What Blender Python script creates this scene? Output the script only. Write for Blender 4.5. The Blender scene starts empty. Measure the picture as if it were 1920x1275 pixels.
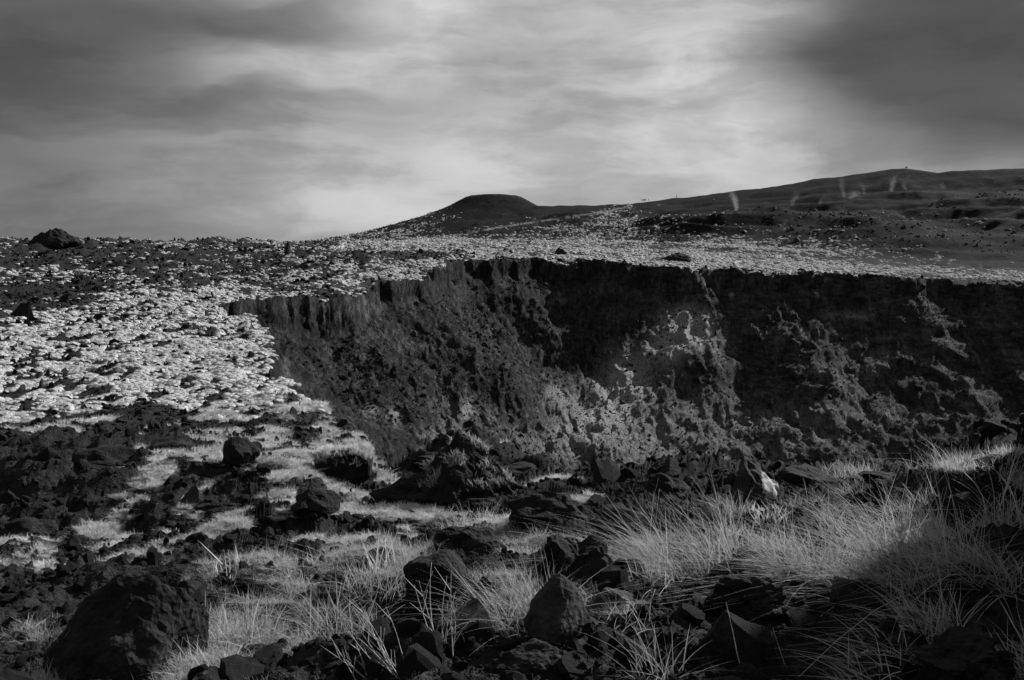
import bpy, math, random
import numpy as np
from mathutils import Vector, Euler

sc = bpy.context.scene
rng = np.random.default_rng(7)
random.seed(7)

# ------------------------------------------------------------------ camera
F = 1884.0                       # focal length in pixels of the 1920 px wide photograph
PITCH = math.radians(5.1)
cam_d = bpy.data.cameras.new('camera')
cam_d.sensor_width = 36.0
cam_d.lens = 36.0 * F / 1920.0
cam_d.clip_start = 0.05
cam_d.clip_end = 6000.0
cam = bpy.data.objects.new('camera', cam_d)
sc.collection.objects.link(cam)
cam.location = (0, 0, 0)         # eye level is z = 0
cam.rotation_euler = (math.radians(90) - PITCH, 0, 0)
sc.camera = cam

# ------------------------------------------------------------------ light
SUN_DIR = Vector((0.68, 0.44, 0.50)).normalized()      # towards the sun: right, a little behind the scene
sun_el = math.asin(SUN_DIR.z)
sun_az = math.atan2(SUN_DIR.x, SUN_DIR.y)
sl = bpy.data.lights.new('sun', 'SUN')
sl.energy = 5.0
sl.angle = math.radians(0.6)
sl.color = (1.0, 1.0, 1.0)
so = bpy.data.objects.new('sun', sl)
sc.collection.objects.link(so)
so.rotation_euler = SUN_DIR.to_track_quat('Z', 'Y').to_euler()

sc.view_settings.view_transform = 'Standard'
sc.view_settings.look = 'None'
sc.view_settings.exposure = 0.95
sc.view_settings.gamma = 1.0
sc.view_settings.use_curve_mapping = False

world = bpy.data.worlds.new('World')
sc.world = world
world.use_nodes = True


class NT:
    """small helper for shader node trees"""
    def __init__(self, tree):
        self.t = tree
        tree.nodes.clear()

    def n(self, kind, **kw):
        nd = self.t.nodes.new(kind)
        for k, v in kw.items():
            setattr(nd, k, v)
        return nd

    def link(self, a, b):
        self.t.links.new(a, b)

    def put(self, v, sock):
        if isinstance(v, (int, float)):
            sock.default_value = v
        elif isinstance(v, (tuple, list)):
            sock.default_value = v
        else:
            self.t.links.new(v, sock)

    def m(self, op, a, b=0.0, c=0.0, clamp=False):
        nd = self.n('ShaderNodeMath', operation=op, use_clamp=clamp)
        self.put(a, nd.inputs[0]); self.put(b, nd.inputs[1]); self.put(c, nd.inputs[2])
        return nd.outputs[0]

    def ramp(self, v, lo, hi, a=0.0, b=1.0):
        nd = self.n('ShaderNodeMapRange', interpolation_type='SMOOTHSTEP')
        self.put(v, nd.inputs[0])
        for i, x in enumerate((lo, hi, a, b)):
            self.put(x, nd.inputs[1 + i])
        return nd.outputs[0]

    def mix(self, f, a, b):
        nd = self.n('ShaderNodeMix', data_type='FLOAT')
        self.put(f, nd.inputs[0]); self.put(a, nd.inputs[2]); self.put(b, nd.inputs[3])
        return nd.outputs[0]

    def noise(self, vec, scale, detail=4.0, rough=0.55, dist=0.0):
        nd = self.n('ShaderNodeTexNoise')
        if vec is not None:
            self.link(vec, nd.inputs['Vector'])
        nd.inputs['Scale'].default_value = scale
        nd.inputs['Detail'].default_value = detail
        nd.inputs['Roughness'].default_value = rough
        nd.inputs['Distortion'].default_value = dist
        return nd.outputs[0]

    def xyz(self, x, y, z=0.0):
        nd = self.n('ShaderNodeCombineXYZ')
        self.put(x, nd.inputs[0]); self.put(y, nd.inputs[1]); self.put(z, nd.inputs[2])
        return nd.outputs[0]

    def attr(self, name):
        nd = self.n('ShaderNodeAttribute', attribute_name=name)
        return nd.outputs['Fac']


def px_az(px):
    return math.degrees(math.atan((px - 960.0) / F))


def py_el(px, py):
    dx, dv = (px - 960) / F, -(py - 637.5) / F
    x, y, z = dx, math.cos(PITCH) + dv * math.sin(PITCH), -math.sin(PITCH) + dv * math.cos(PITCH)
    return math.degrees(math.atan2(z, math.hypot(x, y)))


# overcast, broken cloud: Nishita sky seen through procedural cloud layers, all without colour
w = NT(world.node_tree)
tc = w.n('ShaderNodeTexCoord')
sep = w.n('ShaderNodeSeparateXYZ'); w.link(tc.outputs['Generated'], sep.inputs[0])
R2D = 57.29578
AZ = w.m('MULTIPLY', w.m('ARCTAN2', sep.outputs[0], sep.outputs[1]), R2D)
EL = w.m('MULTIPLY', w.m('ARCSINE', sep.outputs[2]), R2D)
# warp the directions so that cloud edges are ragged
cv = w.xyz(w.m('MULTIPLY', AZ, 0.10), w.m('MULTIPLY', EL, 0.30))
wa = w.m('SUBTRACT', w.noise(cv, 1.0, 3.0, 0.5), 0.5)
cv2 = w.xyz(w.m('MULTIPLY', AZ, 0.10), w.m('MULTIPLY', EL, 0.30), 7.3)
wb = w.m('SUBTRACT', w.noise(cv2, 1.0, 3.0, 0.5), 0.5)
AZw = w.m('ADD', AZ, w.m('MULTIPLY', wa, 5.0))
ELw = w.m('ADD', EL, w.m('MULTIPLY', wb, 2.4))


def blob(px, py, rx, ry, amp, pw=1.0):
    """soft cloud mass at a sky direction, radii in photograph pixels"""
    a0, e0 = px_az(px), py_el(px, py)
    da = w.m('MULTIPLY', w.m('SUBTRACT', AZw, a0), 1.0 / (rx / F * R2D))
    de = w.m('MULTIPLY', w.m('SUBTRACT', ELw, e0), 1.0 / (ry / F * R2D))
    d2 = w.m('ADD', w.m('MULTIPLY', da, da), w.m('MULTIPLY', de, de))
    if pw != 1.0:
        d2 = w.m('POWER', d2, pw)
    return w.m('MULTIPLY', w.m('POWER', 2.71828, w.m('MULTIPLY', d2, -1.0)), amp)


SKY_BLOBS = [
    (1200, 330, 620, 150, 0.12), (720, 400, 190, 45, 0.09), (1340, 130, 200, 120, 0.20),
    (560, 118, 190, 40, 0.14), (800, 45, 130, 55, 0.20), (1000, 110, 170, 22, -0.05),
    (60, 60, 420, 150, -0.25), (0, 330, 360, 230, -0.20), (430, 40, 220, 42, -0.14),
    (640, 185, 260, 20, -0.09), (240, 185, 60, 24, 0.05),
    (1840, 75, 350, 165, -0.36, 2.0), (1780, 120, 260, 95, -0.16), (2080, 120, 330, 150, -0.16), (1980, 330, 260, 120, -0.10),
]
acc = 0.33
for b_ in SKY_BLOBS:
    acc = w.m('ADD', acc, blob(*b_))
st = w.xyz(w.m('MULTIPLY', AZw, 0.055), w.m('MULTIPLY', ELw, 0.34), 3.0)
s1 = w.m('SUBTRACT', w.noise(st, 1.0, 5.0, 0.5, 0.1), 0.5)
st2 = w.xyz(w.m('MULTIPLY', AZw, 0.20), w.m('MULTIPLY', ELw, 0.46), 11.0)
s2 = w.m('SUBTRACT', w.noise(st2, 1.0, 6.0, 0.6, 0.2), 0.5)
st3 = w.xyz(w.m('MULTIPLY', AZw, 0.085), w.m('MULTIPLY', ELw, 0.30), 23.0)
s3 = w.m('SUBTRACT', w.ramp(w.noise(st3, 1.0, 7.0, 0.58, 0.0), 0.42, 0.60), 0.5)
mod = w.m('ADD', 1.0, w.m('ADD', w.m('MULTIPLY', s1, 1.0), w.m('ADD', w.m('MULTIPLY', s2, 0.6), w.m('MULTIPLY', s3, 0.32))))
cl = w.m('MULTIPLY', w.m('SMOOTH_MAX', acc, 0.045, 0.22), mod)
# far overhead and behind, the cover is an even grey of the same kind
sky = w.n('ShaderNodeTexSky', sky_type='NISHITA', sun_disc=False)
sky.sun_elevation = sun_el
sky.sun_rotation = sun_az
sky.air_density = 1.0; sky.dust_density = 2.0
bw = w.n('ShaderNodeRGBToBW'); w.link(sky.outputs[0], bw.inputs[0])
SKY_STRENGTH = 0.1
SKY_GAIN = 0.57
clv = w.m('MULTIPLY', cl, SKY_GAIN / SKY_STRENGTH)
nis = w.m('MINIMUM', bw.outputs[0], 4.0)
tot = w.mix(0.06, clv, nis)
tot = w.m('MINIMUM', w.m('MAXIMUM', tot, 0.28), 5.2)
bg = w.n('ShaderNodeBackground'); bg.inputs['Strength'].default_value = SKY_STRENGTH
w.link(tot, bg.inputs['Color'])
wo = w.n('ShaderNodeOutputWorld'); w.link(bg.outputs[0], wo.inputs[0])

sc.cycles.max_bounces = 4
sc.cycles.diffuse_bounces = 2
sc.cycles.glossy_bounces = 1
sc.cycles.transmission_bounces = 3
sc.cycles.transparent_max_bounces = 8
sc.cycles.volume_bounces = 0
sc.cycles.use_adaptive_sampling = True
sc.cycles.adaptive_threshold = 0.03
sc.cycles.caustics_reflective = False
sc.cycles.caustics_refractive = False
world.cycles.sampling_method = 'MANUAL'
world.cycles.sample_map_resolution = 256


# ------------------------------------------------------------------ numeric noise
def _h(ix, iy, iz, seed):
    h = (ix.astype(np.uint32) * np.uint32(374761393) + iy.astype(np.uint32) * np.uint32(668265263)
         + iz.astype(np.uint32) * np.uint32(2147483647 - 7919) + np.uint32(seed * 1274126177 % 4294967295))
    h = (h ^ (h >> np.uint32(13))) * np.uint32(1274126177)
    h = h ^ (h >> np.uint32(16))
    return (h & np.uint32(0xFFFFFF)).astype(np.float32) / np.float32(0x7FFFFF) - np.float32(1.0)


def vn(x, y, seed=0):
    x = np.asarray(x, np.float64); y = np.asarray(y, np.float64)
    fx, fy = np.floor(x), np.floor(y)
    ix, iy = fx.astype(np.int64), fy.astype(np.int64)
    u = (x - fx).astype(np.float32); v = (y - fy).astype(np.float32)
    u = u * u * u * (u * (u * 6 - 15) + 10); v = v * v * v * (v * (v * 6 - 15) + 10)
    z = np.zeros_like(ix)
    a = _h(ix, iy, z, seed); b = _h(ix + 1, iy, z, seed)
    c = _h(ix, iy + 1, z, seed); d = _h(ix + 1, iy + 1, z, seed)
    return a + (b - a) * u + (c - a) * v + (a - b - c + d) * u * v


def fbm(x, y, seed=0, oct=4, gain=0.5):
    s, a = 0.0, 1.0
    for o in range(oct):
        s = s + a * vn(x * 2.03 ** o + 17.1 * o, y * 2.03 ** o - 9.7 * o, seed + o)
        a *= gain
    return s


def vn3(p, seed=0):
    f = np.floor(p); i = f.astype(np.int64); t = (p - f)
    t = t * t * (3 - 2 * t)
    out = 0
    for dx in (0, 1):
        for dy in (0, 1):
            for dz in (0, 1):
                wgt = (t[:, 0] if dx else 1 - t[:, 0]) * (t[:, 1] if dy else 1 - t[:, 1]) * (t[:, 2] if dz else 1 - t[:, 2])
                out = out + wgt * _h(i[:, 0] + dx, i[:, 1] + dy, i[:, 2] + dz, seed)
    return out


def sstep(a, b, x):
    t = np.clip((x - a) / (b - a), 0, 1)
    return t * t * (3 - 2 * t)


def project(x, y, z):
    d = y * math.cos(PITCH) - z * math.sin(PITCH)
    d = np.where(d < 0.05, 0.05, d)
    return 960 + F * x / d, 637.5 - F * (y * math.sin(PITCH) + z * math.cos(PITCH)) / d


# ------------------------------------------------------------------ shape of the land
RK = np.array([0.8, 3.6, 5, 7, 9, 12, 16, 22, 30, 40, 60, 100, 150, 200, 240, 270, 300, 340, 400, 500, 1400.0])
N_ = None


def prof(**kw):
    """knots by radius (r3_6=...) -> full profile, missing knots interpolated in ln r"""
    rs = sorted((float(k[1:].replace('_', '.')), v) for k, v in kw.items())
    return np.interp(np.log(RK), np.log([a for a, _ in rs]), [b for _, b in rs])


COLS = [
    (-179.9, prof(r0_8=-1.62, r5=-1.6, r12=-1.3, r40=1, r200=8, r1400=20)),
    (-95.0, prof(r0_8=-1.62, r5=-1.7, r12=-2.4, r40=-5, r100=-8, r300=-6, r1400=-20)),
    (-42.0, prof(r0_8=-1.62, r3_6=-1.62, r5=-1.8, r9=-2.4, r16=-3.7, r30=-5.8, r60=-9, r100=-9.6, r150=-9.2, r200=-7.3, r240=-4.5, r300=0, r340=2, r400=1, r500=-3, r1400=-45)),
    (px_az(0), prof(r0_8=-1.62, r3_6=-1.62, r5=-1.85, r7=-2.2, r9=-2.55, r12=-3.1, r16=-3.65, r22=-4.65, r30=-5.75, r40=-7.1, r60=-9, r100=-9.6, r150=-9.4, r200=-7.1, r240=-4.5, r270=-2, r300=0.3, r340=2.6, r400=1, r500=-3, r1400=-45)),
    (px_az(300), prof(r0_8=-1.62, r3_6=-1.62, r5=-1.85, r7=-2.2, r9=-2.5, r12=-3.05, r16=-3.65, r22=-4.7, r30=-5.9, r40=-7.3, r60=-9, r100=-9.5, r150=-9.3, r200=-7.2, r240=-4.5, r270=-2.2, r300=0.2, r340=2.4, r400=1, r500=-3, r1400=-45)),
    (px_az(500), prof(r0_8=-1.62, r3_6=-1.62, r5=-1.85, r7=-2.2, r9=-2.5, r12=-3.1, r16=-3.75, r22=-4.9, r30=-6.2, r40=-7.6, r60=-9, r100=-9.3, r150=-9.1, r200=-8.6, r240=-6, r270=-3.6, r300=-0.8, r340=2.1, r400=1.5, r500=-2, r1400=-40)),
    (px_az(640), prof(r0_8=-1.62, r3_6=-1.62, r5=-1.85, r7=-2.2, r9=-2.55, r12=-3.15, r16=-4.0, r22=-5.2, r30=-6.7, r40=-8.3, r60=-9.2, r100=-9.2, r150=-9, r200=-8.4, r240=-5.6, r270=-1.6, r300=-0.2, r340=2.0, r400=2.2, r500=0, r1400=-30)),
    (px_az(760), prof(r0_8=-1.62, r3_6=-1.62, r5=-1.85, r7=-2.18, r9=-2.55, r12=-3.15, r16=-4.1, r22=-5.3, r30=-6.8, r40=-8, r60=-8.8, r200=-8.2, r240=-6.2, r270=-2.6, r300=-1, r340=0.6, r400=2.3, r500=3, r1400=-30)),
    (px_az(900), prof(r0_8=-1.62, r3_6=-1.62, r5=-1.84, r7=-2.16, r9=-2.55, r12=-3.2, r16=-4.2, r22=-5.6, r30=-6.4, r40=-7, r100=-7, r200=-6, r240=-4, r270=-2.6, r300=-1.7, r340=0, r400=2.2, r500=4, r1400=-30)),
    (px_az(1050), prof(r0_8=-1.62, r3_6=-1.62, r5=-1.82, r7=-2.1, r9=-2.45, r12=-3.0, r16=-3.75, r22=-5, r30=-6, r200=-4.5, r270=-2.2, r300=-1.8, r340=-0.3, r400=2, r500=4, r1400=-30)),
    (px_az(1200), prof(r0_8=-1.62, r3_6=-1.62, r5=-1.8, r7=-2.03, r9=-2.33, r12=-2.85, r16=-3.6, r22=-4.4, r200=-4.5, r270=-3.8, r300=-4.2, r340=-2, r400=1, r500=3, r1400=-30)),
    (px_az(1400), prof(r0_8=-1.62, r3_6=-1.62, r5=-1.76, r7=-1.95, r9=-2.2, r12=-2.68, r16=-3.4, r22=-4.2, r200=-5, r270=-5.2, r300=-5, r340=-3.5, r400=-0.8, r500=0, r1400=-30)),
    (px_az(1600), prof(r0_8=-1.62, r3_6=-1.61, r5=-1.73, r7=-1.88, r9=-2.08, r12=-2.5, r16=-3.1, r22=-4, r200=-6, r270=-6.2, r300=-6.3, r340=-5.6, r400=-4, r500=-2, r1400=-30)),
    (px_az(1760), prof(r0_8=-1.62, r3_6=-1.58, r5=-1.66, r7=-1.78, r9=-1.93, r12=-2.3, r16=-2.8, r22=-3.8, r200=-6.5, r270=-7.8, r300=-8.0, r340=-7.6, r400=-6, r500=-3, r1400=-30)),
    (px_az(1920), prof(r0_8=-1.62, r3_6=-1.5, r5=-1.55, r7=-1.64, r9=-1.78, r12=-2.1, r16=-2.6, r22=-3.6, r200=-6.5, r270=-8.2, r300=-8.6, r340=-8.4, r400=-6.5, r500=-3, r1400=-30)),
    (36.0, prof(r0_8=-1.6, r3_6=-1.1, r5=-0.75, r7=-0.6, r9=-0.8, r12=-1.3, r16=-2, r22=-3, r200=-7, r400=-5, r1400=-30)),
    (48.0, prof(r0_8=-1.58, r3_6=-0.6, r5=0.15, r7=0.5, r9=0.5, r12=0.2, r16=-0.4, r22=-1.6, r60=-4, r200=-6, r400=-5, r1400=-20)),  # slope raised out of view to shade the right foreground
    (70.0, prof(r0_8=-1.55, r3_6=-0.5, r5=0.4, r7=0.9, r9=1.1, r12=1.2, r22=1.0, r60=0, r200=-2, r1400=0)),
    (110.0, prof(r0_8=-1.58, r3_6=-1.0, r5=-0.4, r9=0.4, r22=2, r60=4, r200=8, r1400=20)),
    (179.9, prof(r0_8=-1.62, r5=-1.6, r12=-1.3, r40=1, r200=8, r1400=20)),
]
CA = np.array([c[0] for c in COLS]); CZ = np.array([c[1] for c in COLS])


def base_ground(x, y):
    az = np.degrees(np.arctan2(x, y)); r = np.maximum(np.hypot(x, y), 0.8)
    lr = np.log(r); L = np.log(RK)
    i = np.clip(np.searchsorted(CA, az) - 1, 0, len(CA) - 2)
    t = (az - CA[i]) / (CA[i + 1] - CA[i]); t = np.clip(t, 0, 1); t = t * t * (3 - 2 * t) * 0.5 + t * 0.5
    j = np.clip(np.searchsorted(L, lr) - 1, 0, len(L) - 2)
    s = np.clip((lr - L[j]) / (L[j + 1] - L[j]), 0, 1)
    z0 = CZ[i, j] * (1 - s) + CZ[i, j + 1] * s
    z1 = CZ[i + 1, j] * (1 - s) + CZ[i + 1, j + 1] * s
    return z0 * (1 - t) + z1 * t


def pol(px, r):
    a = math.radians(px_az(px)); return (r * math.sin(a), r * math.cos(a))


def polA(a, r):
    a = math.radians(a); return (r * math.sin(a), r * math.cos(a))


RIM = [polA(44, 22), polA(39, 13.5), pol(2300, 10.6), pol(1920, 10.1), pol(1800, 10.6), pol(1600, 11.8), pol(1400, 13.8), pol(1200, 15), pol(1080, 18.5), pol(1010, 24),
       pol(960, 27.5), pol(870, 27.6), pol(800, 26.8), pol(752, 25.6), pol(728, 26.6), pol(712, 31), pol(694, 38), pol(668, 45), pol(635, 51), pol(590, 57), pol(556, 62), pol(522, 73), pol(500, 86), pol(480, 99),
       pol(512, 109), pol(480, 128), pol(402, 172), pol(480, 181), pol(560, 190), pol(640, 202), pol(720, 219), pol(765, 228), pol(800, 241), pol(828, 258), pol(845, 268), pol(920, 280), pol(1000, 286),
       pol(1100, 290), pol(1180, 288), pol(1280, 284), pol(1360, 291), pol(1450, 289), pol(1580, 298), pol(1700, 302), pol(1810, 311), pol(1920, 314), pol(2200, 330), polA(44, 335), polA(54, 290), polA(62, 180), polA(58, 70), polA(52, 38)]
RIM = np.array(RIM)


def rim_sd(x, y):
    """positive inside the crater"""
    best = np.full(x.shape, 1e9, np.float32); inside = np.zeros(x.shape, bool)
    n = len(RIM)
    for k in range(n):
        ax, ay = RIM[k]; bx, by = RIM[(k + 1) % n]
        ex, ey = bx - ax, by - ay
        t = np.clip(((x - ax) * ex + (y - ay) * ey) / (ex * ex + ey * ey), 0, 1)
        d = (x - ax - t * ex) ** 2 + (y - ay - t * ey) ** 2
        best = np.minimum(best, d)
        c = ((ay > y) != (by > y)) & (x < (bx - ax) * (y - ay) / (by - ay + 1e-12) + ax)
        inside ^= c
    d = np.sqrt(best)
    return np.where(inside, d, -d)


def warped_sd(x, y):
    r = np.hypot(x, y)
    amp = np.clip(0.012 * r + 0.25, 0.3, 3.4)
    s1 = np.clip(0.03 * r + 0.6, 0.8, 7.0)
    # noise built from two fixed scales, blended by distance
    nn = fbm(x / 1.6, y / 1.6, 31, 3); nf = fbm(x / 11.0, y / 11.0, 35, 4, 0.42)
    b = sstep(25, 70, r)
    nm = fbm(x / 2.3, y / 2.3, 38, 3)
    return rim_sd(x, y) + amp * (nn * (1 - b) * 0.8 + nf * b) + b * 0.35 * nm


CONE = pol(925, 700)
CONE_D = np.array([0, 10, 15, 19, 24, 30, 38, 48, 61, 84, 100, 125, 160, 220, 400]); CONE_Z = np.array([37.4, 37.8, 37.9, 36.9, 34.4, 31.0, 27.4, 23.8, 19.9, 13.8, 10.2, 6.2, 1, -10, -40.0])
SKY_PX = np.array([600, 760, 900, 1000, 1050, 1150, 1200, 1250, 1300, 1400, 1500, 1600, 1640, 1690, 1715, 1750, 1800, 1920, 2300, 3000])
SKY_PY = np.array([520, 455, 398, 386, 384.5, 383, 379, 373, 367, 354, 340, 324, 319.5, 316, 318, 321.5, 319, 313, 300, 300])


def hills(x, y):
    r = np.hypot(x, y)
    az = np.degrees(np.arctan2(x, y))
    px = 960 + F * np.tan(np.radians(np.clip(az, -60, 60)))
    wob = fbm(x / 60, y / 60, 71, 4)
    d = np.hypot(x - CONE[0], y - CONE[1])
    zc = np.interp(d, CONE_D, CONE_Z) + 0.5 * vn(x / 9, y / 9, 77) * sstep(20, 60, d)
    Rr = np.interp(px, [600, 1050, 1500, 1920, 2600], [720, 680, 610, 560, 500])
    py = np.interp(px, SKY_PX, SKY_PY)
    # elevation of that skyline
    dv = -(py - 637.5) / F
    el = (-math.sin(PITCH) + dv * math.cos(PITCH)) / np.hypot((px - 960) / F, math.cos(PITCH) + dv * math.sin(PITCH))
    zs = el * Rr
    r0 = np.interp(px, [600, 1200, 1400, 1920], [430, 400, 375, 362])
    t = (r - r0) / (Rr - r0)
    tw = np.clip(t + 0.05 * wob * np.clip(1 - t, 0, 1), 0, 1)
    g = np.interp(tw, [0, .12, .3, .5, .66, .74, 0.8, 1.0], [0, .06, .22, .42, .62, .70, .715, 1.0])
    zb = np.interp(px, [600, 1000, 1300, 1700, 1920], [0, 2, 0, -6, -8])
    zr = zb + (zs - zb) * g
    zr = zr + wob * 1.6 * np.clip(t, 0, 1) * np.clip((1 - t) * 3, 0, 1)
    gul = np.abs(fbm(x / 42.0, y / 80.0, 73, 4, 0.5))
    zr = zr - 2.4 * (0.5 - gul) * np.clip(t * 3, 0, 1) * np.clip((1 - t) * 3, 0, 1)
    # two rough hummocks at the foot of the ridge
    for (hp, hr, hs, hh) in ((1440, 470, 26, 9), (1330, 455, 18, 6), (1230, 470, 22, 6), (1600, 440, 30, 5)):
        hx, hy = pol(hp, hr)
        zr = zr + hh * np.exp(-(((x - hx) / hs) ** 2 + ((y - hy) / (hs * 0.8)) ** 2))
    q_ = zr / 6.0 + 0.5 * wob; tr_ = q_ - np.floor(q_); tr_ = np.where(tr_ < 0.7, tr_ / 0.7, (1 - tr_) / 0.3)
    zr = zr + 1.6 * (tr_ - 0.5) * np.clip(t * 4, 0, 1) * np.clip((1 - t) * 3, 0, 1)
    zr = np.where(t > 1, zs - 0.25 * (r - Rr) , zr)
    zr = np.where(t < 0, zb + t * 50, zr)
    return zc, zr


KNOLL = pol(868, 25.2)
LUMPS = [
    (960 + 1884 * 0.98, 10.2, 1.75, 3.0), (960 + 1884 * 1.8, 10.0, 2.6, 3.2),   # unseen bank right of the view, added to shade the foreground
  # broad rises of the near ground: (px, r, radius, height)
    (880, 25.0, 1.25, 0.85), (945, 24.6, 1.1, 0.28), (820, 24.8, 1.2, 0.32), (765, 24.4, 0.9, 0.15),
    (1860, 8.6, 0.8, 0.16), (1650, 10.6, 0.9, 0.06), (1330, 7.6, 0.8, 0.10), (1030, 12.5, 1.4, 0.22), (1250, 13.2, 0.9, 0.16),
    (860, 6.4, 0.6, 0.10), (700, 7.6, 0.9, 0.07), (430, 10.5, 1.4, 0.20), (620, 20, 2.0, 0.30), (150, 21, 3.2, 0.5), (330, 17, 2.2, 0.35), (480, 27, 3, .4),
    (100, 24, 6, .5), (120, 10.5, 1.6, -0.45), (60, 14, 2.2, -0.35), (250, 13, 1.2, -0.2), (1500, 5.0, 0.5, 0.06), (1130, 4.4, 0.4, .05), (1750, 4.6, .5, .07)]


def land(x, y, detail=True):
    """height, signed distance to the crater rim, region id"""
    x = np.asarray(x, np.float64); y = np.asarray(y, np.float64)
    r = np.hypot(x, y)
    z = base_ground(x, y)
    for (p, rr, s, h) in LUMPS:
        lx, ly = pol(p, rr)
        z = z + h * np.exp(-((x - lx) ** 2 + (y - ly) ** 2) / (s * s))
    if detail:   # roughen the added unseen bank to break up its shadow edge
        bk = np.exp(-((x - 7.6) ** 2 + (y - 6.8) ** 2) / 10.0)
        z = z + bk * (0.95 * fbm(x / 1.5, y / 1.5, 401, 4) + 0.25 * fbm(x / 0.35, y / 0.35, 405, 2))
    sd = warped_sd(x, y)
    near = 1 - sstep(28, 60, r)
    fw = sstep(20, 60, r)
    if detail:
        z = z + near * sstep(1.5, 4, r) * (0.10 * fbm(x / 1.1, y / 1.1, 1, 3) + 0.10 * vn(x / 3.1, y / 3.1, 5) + 0.028 * fbm(x / .22, y / .22, 9, 2))
        z = z + fw * (0.42 * fbm(x / 7.0, y / 7.0, 11, 3) + 0.30 * np.maximum(fbm(x / 2.2, y / 2.2, 15, 3), -0.2))
        # rougher clinkery ground on the far left rise
        rg = sstep(205, 250, r) * (1 - sstep(345, 420, r)) * (x < 0)
        z = z + rg * (1.3 * np.maximum(fbm(x / 8.0, y / 11.0, 21, 4), -0.2) + 0.3)
        # continuous broken lava crust wherever no grass grows
        ix = r < 46
        if ix.any():
            xx, yy, rr_ = x[ix], y[ix], r[ix]
            c0 = cover(xx, yy, z[ix])
            k_ = np.clip(rr_ / 9.0, 0.45, 2.2)
            bare = 1 - sstep(0.35, 0.75, c0)
            m1 = 1 - np.abs(fbm(xx / 0.75, yy / 0.75, 301, 3)); m2 = 1 - np.abs(fbm(xx / 1.7, yy / 1.7, 305, 3)); m3 = 1 - np.abs(fbm(xx / 0.24, yy / 0.24, 309, 3))
            st_ = fbm(xx / 0.5, yy / 0.5, 313, 2); st_ = np.floor(st_ * 3) / 3 + 0.25 * (st_ * 3 - np.floor(st_ * 3))
            wn = 1 - sstep(10, 22, rr_)
            crust = wn * (0.13 * m1 + 0.06 * m3 + 0.05 * st_) + (1 - wn) * (0.40 * m2 + 0.16 * m1 + 0.06 * m3)
            z[ix] = z[ix] + (0.45 + 0.55 * bare) * sstep(2, 4, rr_) * (crust - np.where(wn > .5, 0.12, 0.30))
    zc, zr = hills(x, y)
    reg = np.zeros(x.shape, np.int8)
    hz = np.maximum(zc, zr)
    ishill = (hz > z) & (r > 320)
    k = 3.0
    sm = np.where(r > 320, np.log(np.exp(np.clip((z - hz) / k, -30, 30)) + 1) * k + hz, z)
    z = np.where(r > 320, np.minimum(np.maximum(sm, z), np.maximum(z, hz) + 2), z)
    reg = np.where(ishill & (zc >= zr), 2, reg)
    reg = np.where(ishill & (zr > zc), 3, reg)
    if detail:
        z = z + sstep(400, 480, r) * np.where(reg == 3, 0.35, 0.2) * fbm(x / 11, y / 11, 41, 3)
    # crater: broken cliff band, then scree with ribs and ledges
    ins = sd > 0
    s = np.maximum(sd, 0)
    ch = 4.2 + 2.6 * vn(x / 16, y / 16, 51) + 2.0 * np.exp(-((x - 40) / 60) ** 2)
    ch = np.where(r < 60, 3.5, ch)
    D = ch * sstep(0, 1.7, s) + 80 * (1 - np.exp(-np.maximum(s - 0.8, 0) * 0.84 / 80))
    deep = sstep(1, 14, s)
    xs = x + 0.45 * (y - 250) * (1 - sstep(-20, 30, x))     # gullies run obliquely on the left
    rib = fbm(xs / 6.0 + 0.7 * vn(x / 20, y / 20, 60), y / 24.0, 53, 4)
    big = fbm(x / 30.0, y / 60.0, 57, 3)
    D = D + deep * (0.7 * np.abs(rib) + 1.2 * big - 0.4)
    if detail:
        D = D + sstep(0.5, 6, s) * (0.32 * fbm(xs / 1.9, y / 3.6, 63, 3) + 0.18 * vn(x / 0.7, y / 0.9, 67))
        q = (z - D) / 6.5 + 0.8 * fbm(x / 26, y / 26, 69, 3)
        led = (q - np.floor(q)); led = np.where(led < 0.75, led / 0.75, (1 - led) / 0.25)
        D = D + sstep(2, 10, s) * (0.15 + 0.6 * sstep(30, 80, x)) * (led - 0.5) * 1.5
    if detail:
        z = z - sstep(60, 120, r) * (r < 345) * 2.0 * np.maximum(fbm(x / 7.0, y / 14.0, 171, 3) - 0.05, 0) * np.exp(-(np.minimum(sd, 0) / 5.0) ** 2)
    z = np.where(ins, z - np.maximum(D, 0), z)
    reg = np.where(sd > 0.05, 1, reg)
    return z, sd, reg


def ground_hit(px, py, rmin=2.0, rmax=900.0):
    """first place where the view ray through a photograph pixel meets the land"""
    dx, dv = (px - 960) / F, -(py - 637.5) / F
    d = np.array([dx, math.cos(PITCH) + dv * math.sin(PITCH), -math.sin(PITCH) + dv * math.cos(PITCH)])
    h = math.hypot(d[0], d[1]); d = d / h
    rs = np.exp(np.linspace(math.log(rmin), math.log(rmax), 1500))
    z, sd, rg = land(d[0] * rs, d[1] * rs)
    under = np.nonzero(z > d[2] * rs)[0]
    k = under[0] if len(under) else len(rs) - 1
    r = rs[k]
    return np.array([d[0] * r, d[1] * r, z[k]]), r


def zat(x, y):
    return float(land(np.array([x]), np.array([y]))[0][0])


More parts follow.
